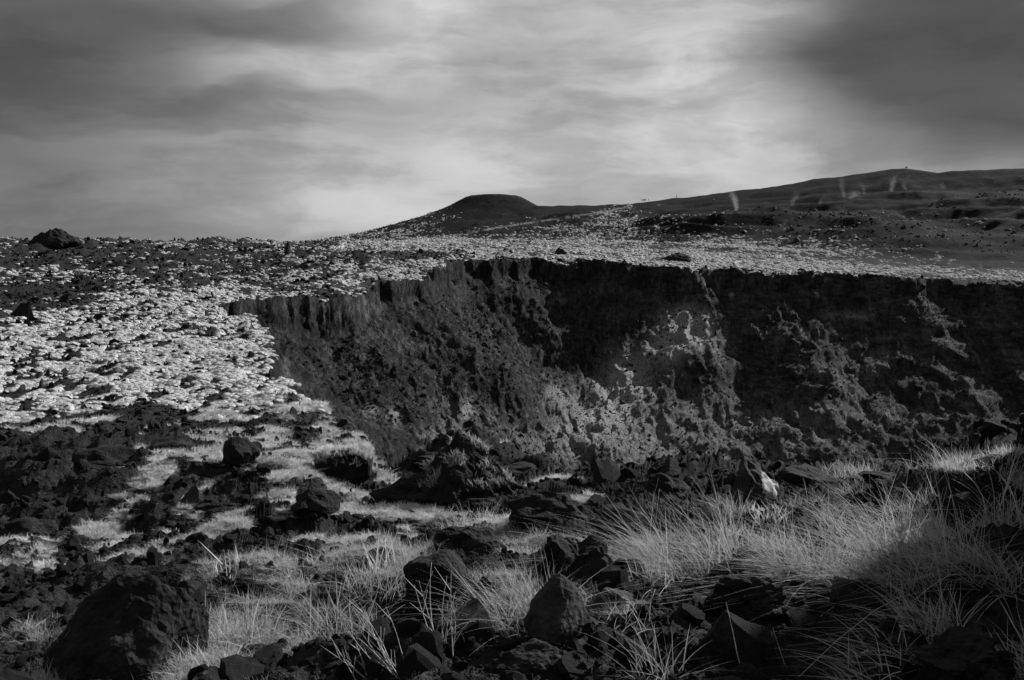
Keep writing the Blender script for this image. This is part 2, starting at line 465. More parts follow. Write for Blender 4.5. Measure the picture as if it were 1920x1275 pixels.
# ------------------------------------------------------------------ cover of pale grass, read as places on the land
COVER = [  # (px, py, spread x, spread y, cover)
    (100, 470, 260, 26, .36), (400, 470, 260, 26, .42), (120, 552, 150, 20, .30), (90, 520, 160, 16, .55), (330, 510, 160, 18, .52), (560, 500, 120, 30, .60), (330, 490, 120, 12, .28),
    (300, 570, 160, 24, .74), (80, 640, 160, 40, .74), (350, 640, 200, 50, .84), (60, 740, 160, 40, .72), (350, 720, 200, 40, .80), (520, 780, 120, 40, .82), (610, 840, 80, 40, 1.0),
    (60, 820, 120, 22, .45), (250, 800, 120, 25, .52), (420, 830, 90, 30, .82), (540, 870, 110, 30, 1.0), (60, 870, 120, 25, .16), (250, 860, 80, 20, .25), (200, 905, 120, 20, .68), (60, 930, 100, 30, .15),
    (420, 930, 110, 30, .78), (560, 960, 90, 30, .74), (90, 980, 110, 30, .55), (230, 1010, 100, 40, .22), (80, 1080, 120, 40, .10), (300, 1060, 90, 30, .60), (420, 1050, 90, 30, .62), (230, 1120, 90, 25, .25),  # sparse values in the left hollow darken it in place of shade
    (560, 1080, 100, 30, .22), (680, 1060, 90, 30, .70), (640, 1000, 80, 25, .6), (720, 920, 60, 20, .85), (892, 846, 50, 16, 1.1), (925, 875, 50, 12, .8), (800, 905, 50, 12, .75), (800, 870, 60, 25, .10), (960, 865, 50, 20, .12), (880, 880, 60, 12, .30), (950, 912, 60, 12, .70), (780, 920, 60, 16, .35), (870, 935, 70, 12, .2), (860, 965, 80, 14, .9), (800, 1000, 70, 20, .3), (1000, 970, 80, 20, .62),
    (1080, 1000, 90, 25, .5), (1060, 1070, 80, 25, .25), (970, 1120, 80, 30, .55), (830, 1130, 80, 40, .22), (430, 1180, 110, 40, .7), (600, 1170, 100, 40, .5), (720, 1200, 100, 50, .45), (120, 1230, 160, 50, .35), (1100, 1220, 150, 60, .12),
    (1180, 930, 120, 25, .18), (1280, 1010, 120, 40, .66), (1380, 985, 70, 25, .5), (1430, 930, 60, 22, .12), (1500, 915, 90, 14, .15), (1320, 905, 100, 14, .2), (1330, 1130, 120, 50, .10), (1500, 1010, 90, 40, .60), (1680, 980, 140, 60, .60), (1600, 890, 60, 15, .8), (1780, 860, 110, 20, .85), (1880, 900, 60, 40, .25),
    (1700, 1120, 150, 50, .55), (1860, 1060, 90, 60, .45), (1500, 1200, 150, 60, .14), (1750, 1240, 150, 50, .2), (1880, 1200, 80, 60, .08),
    (740, 510, 90, 30, .70), (740, 480, 90, 7, .10), (720, 462, 140, 8, .80), (960, 465, 140, 12, .64), (1150, 478, 120, 14, .68), (1330, 492, 120, 12, .74), (1500, 500, 120, 9, .76), (1750, 513, 160, 7, .62),
    (700, 442, 50, 10, .60), (770, 425, 50, 12, .50), (840, 405, 30, 10, .40), (900, 400, 40, 16, .05), (940, 375, 60, 10, .0), (1040, 392, 60, 10, .0), (900, 430, 70, 8, .20), (1000, 440, 90, 12, .38), (1130, 430, 70, 22, .60), (1180, 405, 30, 10, .45),
    (1060, 412, 60, 8, .22), (1240, 430, 40, 25, .40), (1210, 405, 15, 20, .05), (1300, 400, 50, 20, .05), (1340, 450, 40, 14, .55), (1430, 420, 60, 14, .08), (1500, 380, 150, 25, .0), (1700, 350, 250, 30, .0), (1600, 455, 90, 12, .40), (1500, 470, 90, 12, .55), (1700, 480, 120, 12, .36), (1800, 430, 140, 30, .02), (1880, 490, 80, 12, .12), (1620, 420, 80, 20, .04),
]
CV = np.array(COVER, float)


def cover_macro(px, py):
    num = np.zeros(px.shape, np.float32); den = np.full(px.shape, 1e-4, np.float32)
    for (a, b, sx, sy, c) in CV:
        d2 = ((px - a) / (sx * 0.75)) ** 2 + ((py - b) / (sy * 0.9)) ** 2
        g = np.exp(-np.minimum(d2, 60)) + 0.002 / (1 + d2 * d2)
        num += g * c; den += g
    return num / den


def cover(x, y, z):
    px, py = project(x, y, z)
    m = cover_macro(np.clip(px, -300, 2300), np.clip(py, 300, 1500))
    r = np.hypot(x, y)
    sc_ = np.clip(r / 40.0, 0.3, 4.0)
    nN = fbm(x / 0.34, y / 0.45, 80, 4, 0.6); nA = fbm(x / 1.0, y / 1.5, 81, 4, 0.6); nB = fbm(x / 3.3, y / 4.5, 85, 3); nC = fbm(x / 11.0, y / 15.0, 89, 3)
    wA = 1 - sstep(12, 30, r); wM = sstep(12, 30, r) * (1 - sstep(90, 190, r)); wC = sstep(90, 190, r)
    n = wA * (0.60 * nN + 0.30 * nA - 0.03 + sstep(7, 12, r) * 0.28 * nA) + wM * (0.42 * fbm(x / 0.8, y / 2.4, 181, 4, 0.6) + 0.22 * nA + 0.14 * nB - 0.04) + wC * (0.20 * nA + 0.20 * nB + 0.12 * nC)
    # broken lava showing through the turf of the slope
    g1 = fbm(x / 0.55, y / 0.95, 190, 4, 0.55); g2 = fbm(x / 1.1, y / 2.4, 195, 4, 0.55)
    gp = np.where(r < 24, g1, g2)
    n = n - sstep(7, 11, r) * (1 - sstep(48, 60, r)) * 0.75 * (1 - sstep(-0.30, 0.12, gp))
    return np.clip(m + n * (m > 0.01), 0, 1)


ASH = [  # pale ash and painted patches of grazing sun on the crater wall (px, py, sx, sy, amount)
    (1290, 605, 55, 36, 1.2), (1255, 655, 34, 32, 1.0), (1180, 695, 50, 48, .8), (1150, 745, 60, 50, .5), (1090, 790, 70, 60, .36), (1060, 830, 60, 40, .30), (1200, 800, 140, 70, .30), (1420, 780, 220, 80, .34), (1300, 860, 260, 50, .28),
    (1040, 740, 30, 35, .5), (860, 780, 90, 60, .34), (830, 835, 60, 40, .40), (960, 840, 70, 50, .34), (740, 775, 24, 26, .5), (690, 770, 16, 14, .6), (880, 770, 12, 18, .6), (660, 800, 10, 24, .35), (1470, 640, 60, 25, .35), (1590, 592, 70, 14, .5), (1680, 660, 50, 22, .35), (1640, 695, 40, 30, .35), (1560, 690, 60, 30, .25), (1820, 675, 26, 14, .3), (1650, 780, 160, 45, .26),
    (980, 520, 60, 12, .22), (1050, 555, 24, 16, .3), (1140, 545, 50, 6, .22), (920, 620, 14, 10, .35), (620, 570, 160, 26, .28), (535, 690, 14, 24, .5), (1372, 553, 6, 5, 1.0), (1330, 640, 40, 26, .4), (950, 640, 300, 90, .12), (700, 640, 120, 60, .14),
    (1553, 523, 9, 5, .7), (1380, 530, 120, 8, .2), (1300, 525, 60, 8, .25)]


def ash_sun_amount(px, py):
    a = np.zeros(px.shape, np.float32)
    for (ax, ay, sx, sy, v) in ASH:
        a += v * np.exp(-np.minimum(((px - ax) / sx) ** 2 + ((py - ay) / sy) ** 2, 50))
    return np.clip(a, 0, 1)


# ------------------------------------------------------------------ materials (no colour anywhere: the photograph is black and white)
def new_mat(name):
    mt = bpy.data.materials.new(name); mt.use_nodes = True
    t = NT(mt.node_tree)
    return mt, t


def grey(t, v):
    nd = t.n('ShaderNodeCombineColor')
    for i in range(3):
        t.put(v, nd.inputs[i])
    return nd.outputs[0]


def finish(t, col, rough=0.9, bump=None, bstr=0.5, bdist=0.05, spec=0.15):
    p = t.n('ShaderNodeBsdfPrincipled')
    t.link(col, p.inputs['Base Color'])
    t.put(rough, p.inputs['Roughness'])
    p.inputs['Specular IOR Level'].default_value = spec
    if bump is not None:
        b = t.n('ShaderNodeBump'); b.inputs['Strength'].default_value = bstr; b.inputs['Distance'].default_value = bdist
        t.link(bump, b.inputs['Height']); t.link(b.outputs[0], p.inputs['Normal'])
    o = t.n('ShaderNodeOutputMaterial'); t.link(p.outputs[0], o.inputs[0])


def mat_ground():
    mt, t = new_mat('lava_ground')
    co = t.n('ShaderNodeTexCoord').outputs['Object']
    cvr = t.attr('cover')
    n1 = t.noise(co, 6.0, 5.0, 0.65); n2 = t.noise(co, 1.1, 5.0, 0.6); n3 = t.noise(co, 24.0, 3.0, 0.6)
    f = t.m('ADD', cvr, t.m('MULTIPLY', t.m('SUBTRACT', n2, 0.5), 0.9))
    f = t.m('ADD', f, t.m('MULTIPLY', t.m('SUBTRACT', n1, 0.5), 0.55))
    f = t.ramp(f, 0.66, 0.84)
    rock = t.ramp(n1, 0.3, 0.8, 0.008, 0.032)
    far = t.attr('far')
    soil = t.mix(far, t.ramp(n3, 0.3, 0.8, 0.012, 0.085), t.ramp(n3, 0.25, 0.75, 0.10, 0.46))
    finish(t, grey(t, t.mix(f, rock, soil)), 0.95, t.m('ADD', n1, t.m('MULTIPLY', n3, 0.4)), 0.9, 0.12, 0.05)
    return mt


def mat_wall():
    mt, t = new_mat('crater_rock')
    co = t.n('ShaderNodeTexCoord').outputs['Object']
    ash = t.attr('ash')  # ash deposits and grazing sun, both painted into the colour
    mp = t.n('ShaderNodeMapping'); mp.inputs['Scale'].default_value = (1.0, 0.5, 0.45); t.link(co, mp.inputs[0])
    v = mp.outputs[0]
    n1 = t.noise(v, 0.22, 7.0, 0.68, 0.8); n2 = t.noise(v, 1.1, 5.0, 0.7, 0.4); n3 = t.noise(co, 3.2, 4.0, 0.7)
    rt = t.n('ShaderNodeMapping'); rt.inputs['Rotation'].default_value = (0, 0.75, 0); rt.inputs['Scale'].default_value = (1.6, 0.4, 0.35); t.link(co, rt.inputs[0])
    obl = t.noise(rt.outputs[0], 0.9, 5.0, 0.65, 0.6)
    bd = t.n('ShaderNodeMapping'); bd.inputs['Scale'].default_value = (0.16, 0.16, 0.62); t.link(co, bd.inputs[0])
    band = t.noise(bd.outputs[0], 1.0, 6.0, 0.7, 1.1)
    sx_ = t.n('ShaderNodeSeparateXYZ'); t.link(co, sx_.inputs[0])
    side = t.ramp(sx_.outputs[0], 0.0, 60.0)
    strk = t.mix(side, t.ramp(obl, 0.3, 0.72, 0.16, 0.85), t.ramp(band, 0.32, 0.70, 0.30, 1.25))
    base = t.m('MULTIPLY', t.m('MULTIPLY', t.ramp(n1, 0.3, 0.75, 0.020, 0.066), t.ramp(n2, 0.25, 0.8, 0.45, 1.8)), strk)
    specks = t.ramp(n3, 0.60, 0.76, 0.0, 0.10)
    specks = t.m('MULTIPLY', specks, t.ramp(n2, 0.45, 0.65))
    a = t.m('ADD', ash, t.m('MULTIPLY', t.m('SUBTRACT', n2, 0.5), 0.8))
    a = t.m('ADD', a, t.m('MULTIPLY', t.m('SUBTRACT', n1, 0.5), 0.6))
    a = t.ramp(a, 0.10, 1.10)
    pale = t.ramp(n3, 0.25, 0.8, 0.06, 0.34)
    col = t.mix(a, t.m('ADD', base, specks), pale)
    finish(t, grey(t, col), 0.95, t.m('ADD', t.m('MULTIPLY', n2, 1.2), n3), 0.9, 0.7, 0.05)
    return mt


def mat_hill():
    mt, t = new_mat('volcanic_ash')
    co = t.n('ShaderNodeTexCoord').outputs['Object']
    cvr = t.attr('cover'); ash = t.attr('ash')
    n1 = t.noise(co, 0.05, 6.0, 0.65, 0.5); n2 = t.noise(co, 0.4, 5.0, 0.65)
    base = t.m('MULTIPLY', t.ramp(n1, 0.3, 0.75, 0.003, 0.010), t.ramp(n2, 0.3, 0.75, 0.4, 1.8))
    f = t.ramp(t.m('ADD', cvr, t.m('MULTIPLY', t.m('SUBTRACT', n2, 0.5), 1.1)), 0.55, 0.85)
    col = t.mix(f, base, 0.22)
    col = t.mix(ash, col, 0.14)
    finish(t, grey(t, col), 0.95, n2, 0.5, 0.8, 0.03)
    return mt


def mat_rock(name, lo, hi, lichen=0.0):
    mt, t = new_mat(name)
    tcn = t.n('ShaderNodeTexCoord'); co = tcn.outputs['Object']
    n1 = t.noise(co, 5.0, 6.0, 0.7); n2 = t.noise(co, 26.0, 4.0, 0.7)
    vo = t.n('ShaderNodeTexVoronoi'); vo.inputs['Scale'].default_value = 38.0; t.link(co, vo.inputs['Vector'])
    col = t.ramp(n1, 0.3, 0.75, lo, hi)
    if lichen:
        col = t.mix(t.m('MULTIPLY', t.ramp(n1, 0.52, 0.66), lichen), col, t.ramp(n2, 0.3, 0.7, 0.12, 0.42))
    h = t.m('ADD', t.m('MULTIPLY', n2, 0.8), t.m('ADD', n1, t.m('MULTIPLY', vo.outputs['Distance'], 0.6)))
    finish(t, grey(t, col), 0.92, h, 0.8, 0.018, 0.12)
    return mt


def mat_grass(name, lo, hi, trans=0.45):
    mt, t = new_mat(name)
    oi = t.n('ShaderNodeObjectInfo')
    tip = t.attr('tip'); rnd = t.attr('rnd')
    v = t.m('ADD', t.m('MULTIPLY', oi.outputs['Random'], 0.5), t.m('MULTIPLY', rnd, 0.5))
    c = t.mix(v, lo, hi)
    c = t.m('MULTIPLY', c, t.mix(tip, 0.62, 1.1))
    col = grey(t, c)
    d = t.n('ShaderNodeBsdfDiffuse'); t.link(col, d.inputs[0])
    tr = t.n('ShaderNodeBsdfTranslucent'); t.link(col, tr.inputs[0])
    mx = t.n('ShaderNodeMixShader'); mx.inputs[0].default_value = trans
    t.link(d.outputs[0], mx.inputs[1]); t.link(tr.outputs[0], mx.inputs[2])
    o = t.n('ShaderNodeOutputMaterial'); t.link(mx.outputs[0], o.inputs[0])
    return mt


def mat_plain(name, v, rough=0.8):
    mt, t = new_mat(name)
    co = t.n('ShaderNodeTexCoord').outputs['Object']
    n = t.noise(co, 9.0, 4.0, 0.6)
    finish(t, grey(t, t.ramp(n, 0.3, 0.7, v * 0.75, v * 1.2)), rough, n, 0.4, 0.01, 0.2)
    return mt


def mat_steam(name, dens, seed, lean, scale):
    mt, t = new_mat(name)
    tcn = t.n('ShaderNodeTexCoord')
    sp = t.n('ShaderNodeSeparateXYZ'); t.link(tcn.outputs['Generated'], sp.inputs[0])
    h = sp.outputs[2]
    cxv = t.xyz(0.0, seed * 3.7, t.m('MULTIPLY', h, 2.2))
    wob = t.m('SUBTRACT', t.noise(cxv, 1.0, 2.0, 0.5), 0.5)
    cx = t.m('ADD', t.m('ADD', 0.5, t.m('MULTIPLY', wob, 0.5)), t.m('MULTIPLY', t.m('SUBTRACT', h, 0.3), lean))
    dx = t.m('SUBTRACT', sp.outputs[0], cx); dy = t.m('SUBTRACT', sp.outputs[1], 0.5)
    rad = t.m('SQRT', t.m('ADD', t.m('MULTIPLY', dx, dx), t.m('MULTIPLY', dy, dy)))
    wid = t.m('ADD', 0.08, t.m('MULTIPLY', t.m('SQRT', h), 0.24))
    n = t.noise(tcn.outputs['Object'], 0.9, 4.0, 0.65, 0.8)
    fall = t.ramp(t.m('ADD', t.m('DIVIDE', rad, wid), t.m('MULTIPLY', t.m('SUBTRACT', n, 0.5), 2.2)), -0.2, 1.3, 1.0, 0.0)
    fade = t.m('MULTIPLY', t.ramp(h, 0.08, 0.97, 1.0, 0.0), t.ramp(h, 0.0, 0.06))
    d = t.m('MULTIPLY', t.m('MULTIPLY', fall, fade), dens)
    pv = t.n('ShaderNodeVolumePrincipled')
    pv.inputs['Color'].default_value = (1, 1, 1, 1)
    t.link(d, pv.inputs['Density'])
    o = t.n('ShaderNodeOutputMaterial'); t.link(pv.outputs[0], o.inputs['Volume'])
    return mt


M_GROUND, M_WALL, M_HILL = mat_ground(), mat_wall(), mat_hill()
M_ROCK = mat_rock('black_lava', 0.005, 0.018)
M_ROCKG = mat_rock('grey_lava', 0.012, 0.04)
M_LICHEN = mat_rock('lichened_lava', 0.02, 0.06, 0.85)
M_CRUST = mat_plain('white_mineral', 0.22, 0.8)
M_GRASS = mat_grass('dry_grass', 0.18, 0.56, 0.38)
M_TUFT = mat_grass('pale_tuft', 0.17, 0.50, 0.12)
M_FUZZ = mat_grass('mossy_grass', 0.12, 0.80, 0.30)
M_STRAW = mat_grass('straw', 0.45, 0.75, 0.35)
M_STEM = mat_plain('dry_stem', 0.28)
M_CLOTH = mat_plain('dark_clothing', 0.05)
M_SKIN = mat_plain('skin', 0.3)

# ------------------------------------------------------------------ mesh helpers
COL = sc.collection


def mesh_from(name, V, Fq, mat, attrs=None, smooth=True):
    me = bpy.data.meshes.new(name)
    V = np.asarray(V, np.float32)
    if isinstance(Fq, np.ndarray):
        n, k = Fq.shape
        me.vertices.add(len(V)); me.vertices.foreach_set('co', V.ravel())
        me.loops.add(n * k); me.loops.foreach_set('vertex_index', Fq.astype(np.int32).ravel())
        me.polygons.add(n)
        me.polygons.foreach_set('loop_start', np.arange(0, n * k, k, dtype=np.int32))
        me.polygons.foreach_set('loop_total', np.full(n, k, np.int32))
        me.update(calc_edges=True)
    else:
        me.from_pydata(V.tolist(), [], Fq)
    if smooth:
        me.polygons.foreach_set('use_smooth', np.ones(len(me.polygons), bool))
    else:
        me.polygons.foreach_set('use_smooth', np.zeros(len(me.polygons), bool))
    if attrs:
        for k, v in attrs.items():
            a = me.attributes.new(k, 'FLOAT', 'POINT'); a.data.foreach_set('value', np.asarray(v, np.float32))
    if mat is not None:
        me.materials.append(mat)
    return me


def obj(name, me, parent=None, loc=None, rot=None, scale=None):
    o = bpy.data.objects.new(name, me); COL.objects.link(o)
    if parent is not None:
        o.parent = parent
    if loc is not None:
        o.location = loc
    if rot is not None:
        o.rotation_euler = rot
    if scale is not None:
        o.scale = scale
    return o


def tag(o, label, cat, group=None, kind=None):
    o['label'] = label; o['category'] = cat
    if group: o['group'] = group
    if kind: o['kind'] = kind
    return o


# ------------------------------------------------------------------ the land as one continuous surface, split into its pieces
az_in = np.arange(-28.6, 28.61, 0.054)
az_r = np.array([28.6 + 0.15 * 1.085 ** k * 1.0 for k in range(80)])
ext = 28.6 + np.cumsum(0.08 * 1.09 ** np.arange(60)); ext = ext[ext < 178]
AZC = np.concatenate([-ext[::-1], az_in, ext, [360 - ext[-1]]])
NR = 960
sub = np.unique(np.concatenate([np.arange(0, len(AZC), 4), [len(AZC) - 1]]))
rf = np.exp(np.linspace(math.log(0.8), math.log(1400), 2400))
A2 = np.radians(AZC[sub])[:, None]
zf, _, _ = land(np.sin(A2) * rf[None, :], np.cos(A2) * rf[None, :], detail=False)
el = np.arctan2(zf, rf[None, :])
dl = np.diff(np.log(rf))[None, :]
de_ = np.diff(el, axis=1)
dd = 0.035 * dl + np.where(de_ > 0, de_, -0.06 * de_)
dd = dd * np.where(rf[None, 1:] > 28, 1.0, 0.55) * np.where(rf[None, 1:] > 720, 0.1, 1.0)
dd = dd + 1e-7
kw_ = 11                                  # even out the row spacing between neighbouring columns
pad = np.concatenate([np.repeat(dd[:1], kw_ // 2, 0), dd, np.repeat(dd[-1:], kw_ // 2, 0)])
cs_ = np.concatenate([np.zeros((1, dd.shape[1])), np.cumsum(pad, 0)])
dd = (cs_[kw_:] - cs_[:-kw_]) / kw_
ker = np.array([1, 2, 3, 2, 1]) / 9.0
cum = np.concatenate([np.zeros((len(sub), 1)), np.cumsum(dd, axis=1)], axis=1)
tt = np.linspace(0, 1, NR)
rows = np.array([np.interp(tt * c[-1], c, np.log(rf)) for c in cum])
rows = np.array([np.interp(np.arange(len(AZC)), sub, rows[:, j]) for j in range(NR)]).T     # columns x rows
RR = np.exp(rows)
AA = np.radians(AZC)[:, None]
X = np.sin(AA) * RR; Y = np.cos(AA) * RR
Z, SD, REG = land(X, Y)
wm = sstep(0.0, 0.9, SD) * sstep(30, 60, RR) * (RR < 330) * (np.abs(np.degrees(np.arctan2(X, Y))) < 40)
wi = wm > 0.001
Pw = np.stack([X[wi], Y[wi], Z[wi]], 1)
for ax_, Ar in enumerate((X, Y, Z)):
    dsp = 0.25 * vn3(Pw / np.array([5.5, 5.5, 2.6]), 201 + ax_) + 0.26 * vn3(Pw / np.array([2.6, 2.6, 1.0]), 211 + ax_) + 0.24 * vn3(Pw / np.array([1.1, 1.1, .6]), 221 + ax_) + 0.16 * vn3(Pw / 0.45, 231 + ax_)
    Ar[wi] += (dsp * (0.6 if ax_ == 2 else 1.0)) * wm[wi]
PX, PY = project(X, Y, Z)
front = (np.abs(np.degrees(np.arctan2(X, Y))) < 45)
CVV = np.where(front, cover(X, Y, Z), 0.3)
ASHV = ash_sun_amount(PX, PY) * (REG == 1)  # wall ash together with its painted sun patches
# faint foot trail over the flank of the cone, left as trodden pale ash
trail = np.array([(790, 452), (860, 440), (950, 424), (1050, 409), (1130, 398), (1185, 386)], float)
td = np.full(PX.shape, 1e9)
for k in range(len(trail) - 1):
    a, b = trail[k], trail[k + 1]; e = b - a
    t_ = np.clip(((PX - a[0]) * e[0] + (PY - a[1]) * e[1]) / (e @ e), 0, 1)
    td = np.minimum(td, np.hypot(PX - a[0] - t_ * e[0], PY - a[1] - t_ * e[1]))
ASHV = np.where((REG >= 2), np.maximum(ASHV, 0.8 * (1 - sstep(0.6, 1.8, td))), ASHV)
# steaming bench of the ridge is slightly bleached
nC, nRw = X.shape
idx = np.arange(nC * nRw).reshape(nC, nRw)
Q = np.stack([idx[:-1, :-1], idx[1:, :-1], idx[1:, 1:], idx[:-1, 1:]], -1).reshape(-1, 4)
Q = Q[:, ::-1]
fr = REG.reshape(-1)[Q]
freg = np.max(fr, axis=1)
freg = np.where((fr == 1).any(1) & ((fr == 1).sum(1) >= 2), 1, np.where((fr == 1).any(1), 0, freg))
VV = np.stack([X, Y, Z], -1).reshape(-1, 3)
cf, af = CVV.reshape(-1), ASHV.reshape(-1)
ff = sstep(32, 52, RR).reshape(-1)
LAND = {0: ('ground', M_GROUND), 1: ('crater_wall', M_WALL), 2: ('hill', M_HILL), 3: ('ridge', M_HILL)}
LABEL = {0: 'pale grassy lava plateau and stony foreground around the crater', 1: 'dark broken rock wall of the deep crater',
         2: 'smooth dark flat-topped cinder cone on the skyline', 3: 'long dark ash ridge rising to the right with steam vents'}
for g, (nm, mt) in LAND.items():
    fq = Q[freg == g]
    used, inv = np.unique(fq, return_inverse=True)
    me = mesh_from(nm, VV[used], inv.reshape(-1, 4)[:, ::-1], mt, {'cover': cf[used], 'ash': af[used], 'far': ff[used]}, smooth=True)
    o = obj(nm, me); o['kind'] = 'structure'; o['label'] = LABEL[g]
# plug under the camera
# ------------------------------------------------------------------ rocks


def ico(sub_):
    import bmesh
    bm = bmesh.new(); bmesh.ops.create_icosphere(bm, subdivisions=sub_, radius=1.0)
    V = np.array([v.co[:] for v in bm.verts]); Fc = np.array([[v.index for v in f.verts] for f in bm.faces])
    bm.free(); return V, Fc


ICO = {k: ico(k) for k in (2, 3, 4, 5)}


def rock_mesh(name, seed, sub_=3, size=(1, 1, 1), facets=9, rough=0.16, mat=None, point=0.0, smooth=False, base=-0.35, fine=0.05, boxy=False):
    r_ = np.random.default_rng(seed)
    V, Fc = ICO[sub_]; V = V.copy()
    n = V / np.linalg.norm(V, axis=1)[:, None]
    if boxy:
        V = np.sign(V) * np.abs(V) ** 0.42
        V = V / np.abs(V).max()
    for _ in range(facets):
        d = r_.normal(size=3); d /= np.linalg.norm(d)
        h = r_.uniform(0.45, 0.85) * (1.45 if boxy else 1.0)
        s = V @ d
        V = V - np.outer(np.maximum(s - h, 0) * 0.92, d)
    V = V + n * (rough * vn3(V * 1.7 + seed * 3.1, seed) + rough * .5 * vn3(V * 4.1 + seed, seed + 3) + fine * vn3(V * 9.5, seed + 5) + fine * .6 * vn3(V * 21, seed + 9))[:, None]
    if point:
        k = 1 - point * np.clip(V[:, 2:3], 0, 1.2); V[:, :2] *= np.clip(k, 0.15, 1)
    V[:, 2] = np.where(V[:, 2] < base, base + (V[:, 2] - base) * 0.3, V[:, 2])
    V = V * np.array(size)
    return mesh_from(name, V, Fc, mat or M_ROCK, smooth=smooth)


# ------------------------------------------------------------------ grass


def clump(seed, n, rad, hmin, hmax, width, lean=(0, 0), spread=0.5, segs=3, droop=0.35, dome=False):
    """many tapering blades; returns verts, faces, attributes"""
    r_ = np.random.default_rng(seed)
    ang = r_.uniform(0, 2 * np.pi, n); rr = rad * np.sqrt(r_.uniform(0, 1, n))
    bx, by = rr * np.cos(ang), rr * np.sin(ang)
    out = np.stack([np.cos(ang), np.sin(ang)], 1) * (rr / max(rad, 1e-6))[:, None]
    dirs = out * spread + np.array(lean) + r_.normal(0, 0.42, (n, 2))
    L = r_.uniform(hmin, hmax, n) * r_.choice([0.45, 1.0], n, p=[.25, .75])
    if dome:
        L = L * (1.0 - 0.45 * (rr / rad) ** 2)
    wd = width * r_.uniform(0.6, 1.3, n)
    side = r_.uniform(0, np.pi, n)
    sx, sy = np.cos(side), np.sin(side)
    dr = droop * r_.uniform(0.3, 1.6, n)
    vs, fs, tip, rnd = [], [], [], []
    rv = r_.uniform(0, 1, n)
    per = 2 * segs + 1
    V = np.zeros((n, per, 3))
    T = np.zeros((n, per))
    for k in range(segs + 1):
        t = k / segs
        hx = bx + dirs[:, 0] * L * t + dirs[:, 0] * dr * L * t * t
        hy = by + dirs[:, 1] * L * t + dirs[:, 1] * dr * L * t * t
        sp = np.hypot(dirs[:, 0], dirs[:, 1])
        hz = L * (t * np.sqrt(1 / (1 + sp ** 2)) - dr * sp * t * t * 0.55)
        wk = wd * (1 - t ** 1.6)
        if k < segs:
            V[:, 2 * k] = np.stack([hx - sx * wk, hy - sy * wk, hz], 1)
            V[:, 2 * k + 1] = np.stack([hx + sx * wk, hy + sy * wk, hz], 1)
            T[:, 2 * k] = T[:, 2 * k + 1] = t
        else:
            V[:, 2 * k] = np.stack([hx, hy, hz], 1); T[:, 2 * k] = 1
    tri = []
    for k in range(segs - 1):
        a = 2 * k
        tri += [(a, a + 1, a + 3), (a, a + 3, a + 2)]
    a = 2 * (segs - 1)
    tri.append((a, a + 1, a + 2))
    tri = np.array(tri)
    Fc = (np.arange(n)[:, None, None] * per + tri[None]).reshape(-1, 3)
    return V.reshape(-1, 3), Fc, {'tip': T.ravel(), 'rnd': np.repeat(rv, per)}


def clump_mesh(name, mat, *a, **k):
    V, Fc, at = clump(*a, **k)
    return mesh_from(name, V, Fc, mat, at, smooth=True)


def proto_collection(name, meshes):
    c = bpy.data.collections.new(name)
    for i, me in enumerate(meshes):
        o = bpy.data.objects.new('%s_%02d' % (name, i), me); c.objects.link(o)
    return c


def scatter(name, coll, P, rot, scl, label, cat, nvar):
    me = bpy.data.meshes.new(name)
    me.vertices.add(len(P)); me.vertices.foreach_set('co', np.asarray(P, np.float32).ravel())
    a = me.attributes.new('rot', 'FLOAT_VECTOR', 'POINT'); a.data.foreach_set('vector', np.asarray(rot, np.float32).ravel())
    a = me.attributes.new('scl', 'FLOAT_VECTOR', 'POINT'); a.data.foreach_set('vector', np.asarray(scl, np.float32).ravel())
    a = me.attributes.new('idx', 'INT', 'POINT'); a.data.foreach_set('value', rng.integers(0, nvar, len(P)).astype(np.int32))
    o = obj(name, me)
    tag(o, label, cat, kind='stuff')
    g = bpy.data.node_groups.new(name, 'GeometryNodeTree')
    g.interface.new_socket('Geometry', in_out='INPUT', socket_type='NodeSocketGeometry')
    g.interface.new_socket('Geometry', in_out='OUTPUT', socket_type='NodeSocketGeometry')
    gi = g.nodes.new('NodeGroupInput'); go = g.nodes.new('NodeGroupOutput')
    ip = g.nodes.new('GeometryNodeInstanceOnPoints'); ci = g.nodes.new('GeometryNodeCollectionInfo')
    ci.inputs['Collection'].default_value = coll
    ci.inputs['Separate Children'].default_value = True; ci.inputs['Reset Children'].default_value = True

    def na(nm, dt):
        q = g.nodes.new('GeometryNodeInputNamedAttribute'); q.data_type = dt; q.inputs['Name'].default_value = nm
        return q.outputs['Attribute']
    er = g.nodes.new('FunctionNodeEulerToRotation')
    g.links.new(na('rot', 'FLOAT_VECTOR'), er.inputs[0])
    g.links.new(gi.outputs[0], ip.inputs['Points']); g.links.new(ci.outputs[0], ip.inputs['Instance'])
    ip.inputs['Pick Instance'].default_value = True
    g.links.new(na('idx', 'INT'), ip.inputs['Instance Index'])
    g.links.new(er.outputs[0], ip.inputs['Rotation'])
    g.links.new(na('scl', 'FLOAT_VECTOR'), ip.inputs['Scale'])
    g.links.new(ip.outputs[0], go.inputs[0])
    md = o.modifiers.new('scatter', 'NODES'); md.node_group = g
    return o


def polar_points(n, r0, r1, a0, a1, power=1.0):
    """random places, denser near the inner radius for power > 1"""
    u = rng.uniform(0, 1, n)
    if power == 1.0:
        r = np.sqrt(r0 * r0 + u * (r1 * r1 - r0 * r0))
    else:
        r = r0 * (r1 / r0) ** u
    a = np.radians(rng.uniform(a0, a1, n))
    return r * np.sin(a), r * np.cos(a)


def accept(x, y, lo, hi, margin=0.1):
    z, sd, reg = land(x, y)
    c = cover(x, y, z)
    keep = (rng.uniform(0, 1, len(x)) < sstep(lo, hi, c)) & (sd < -margin)
    return x[keep], y[keep], z[keep], c[keep], reg[keep]


def hypot_(a, b):
    return np.hypot(a, b)


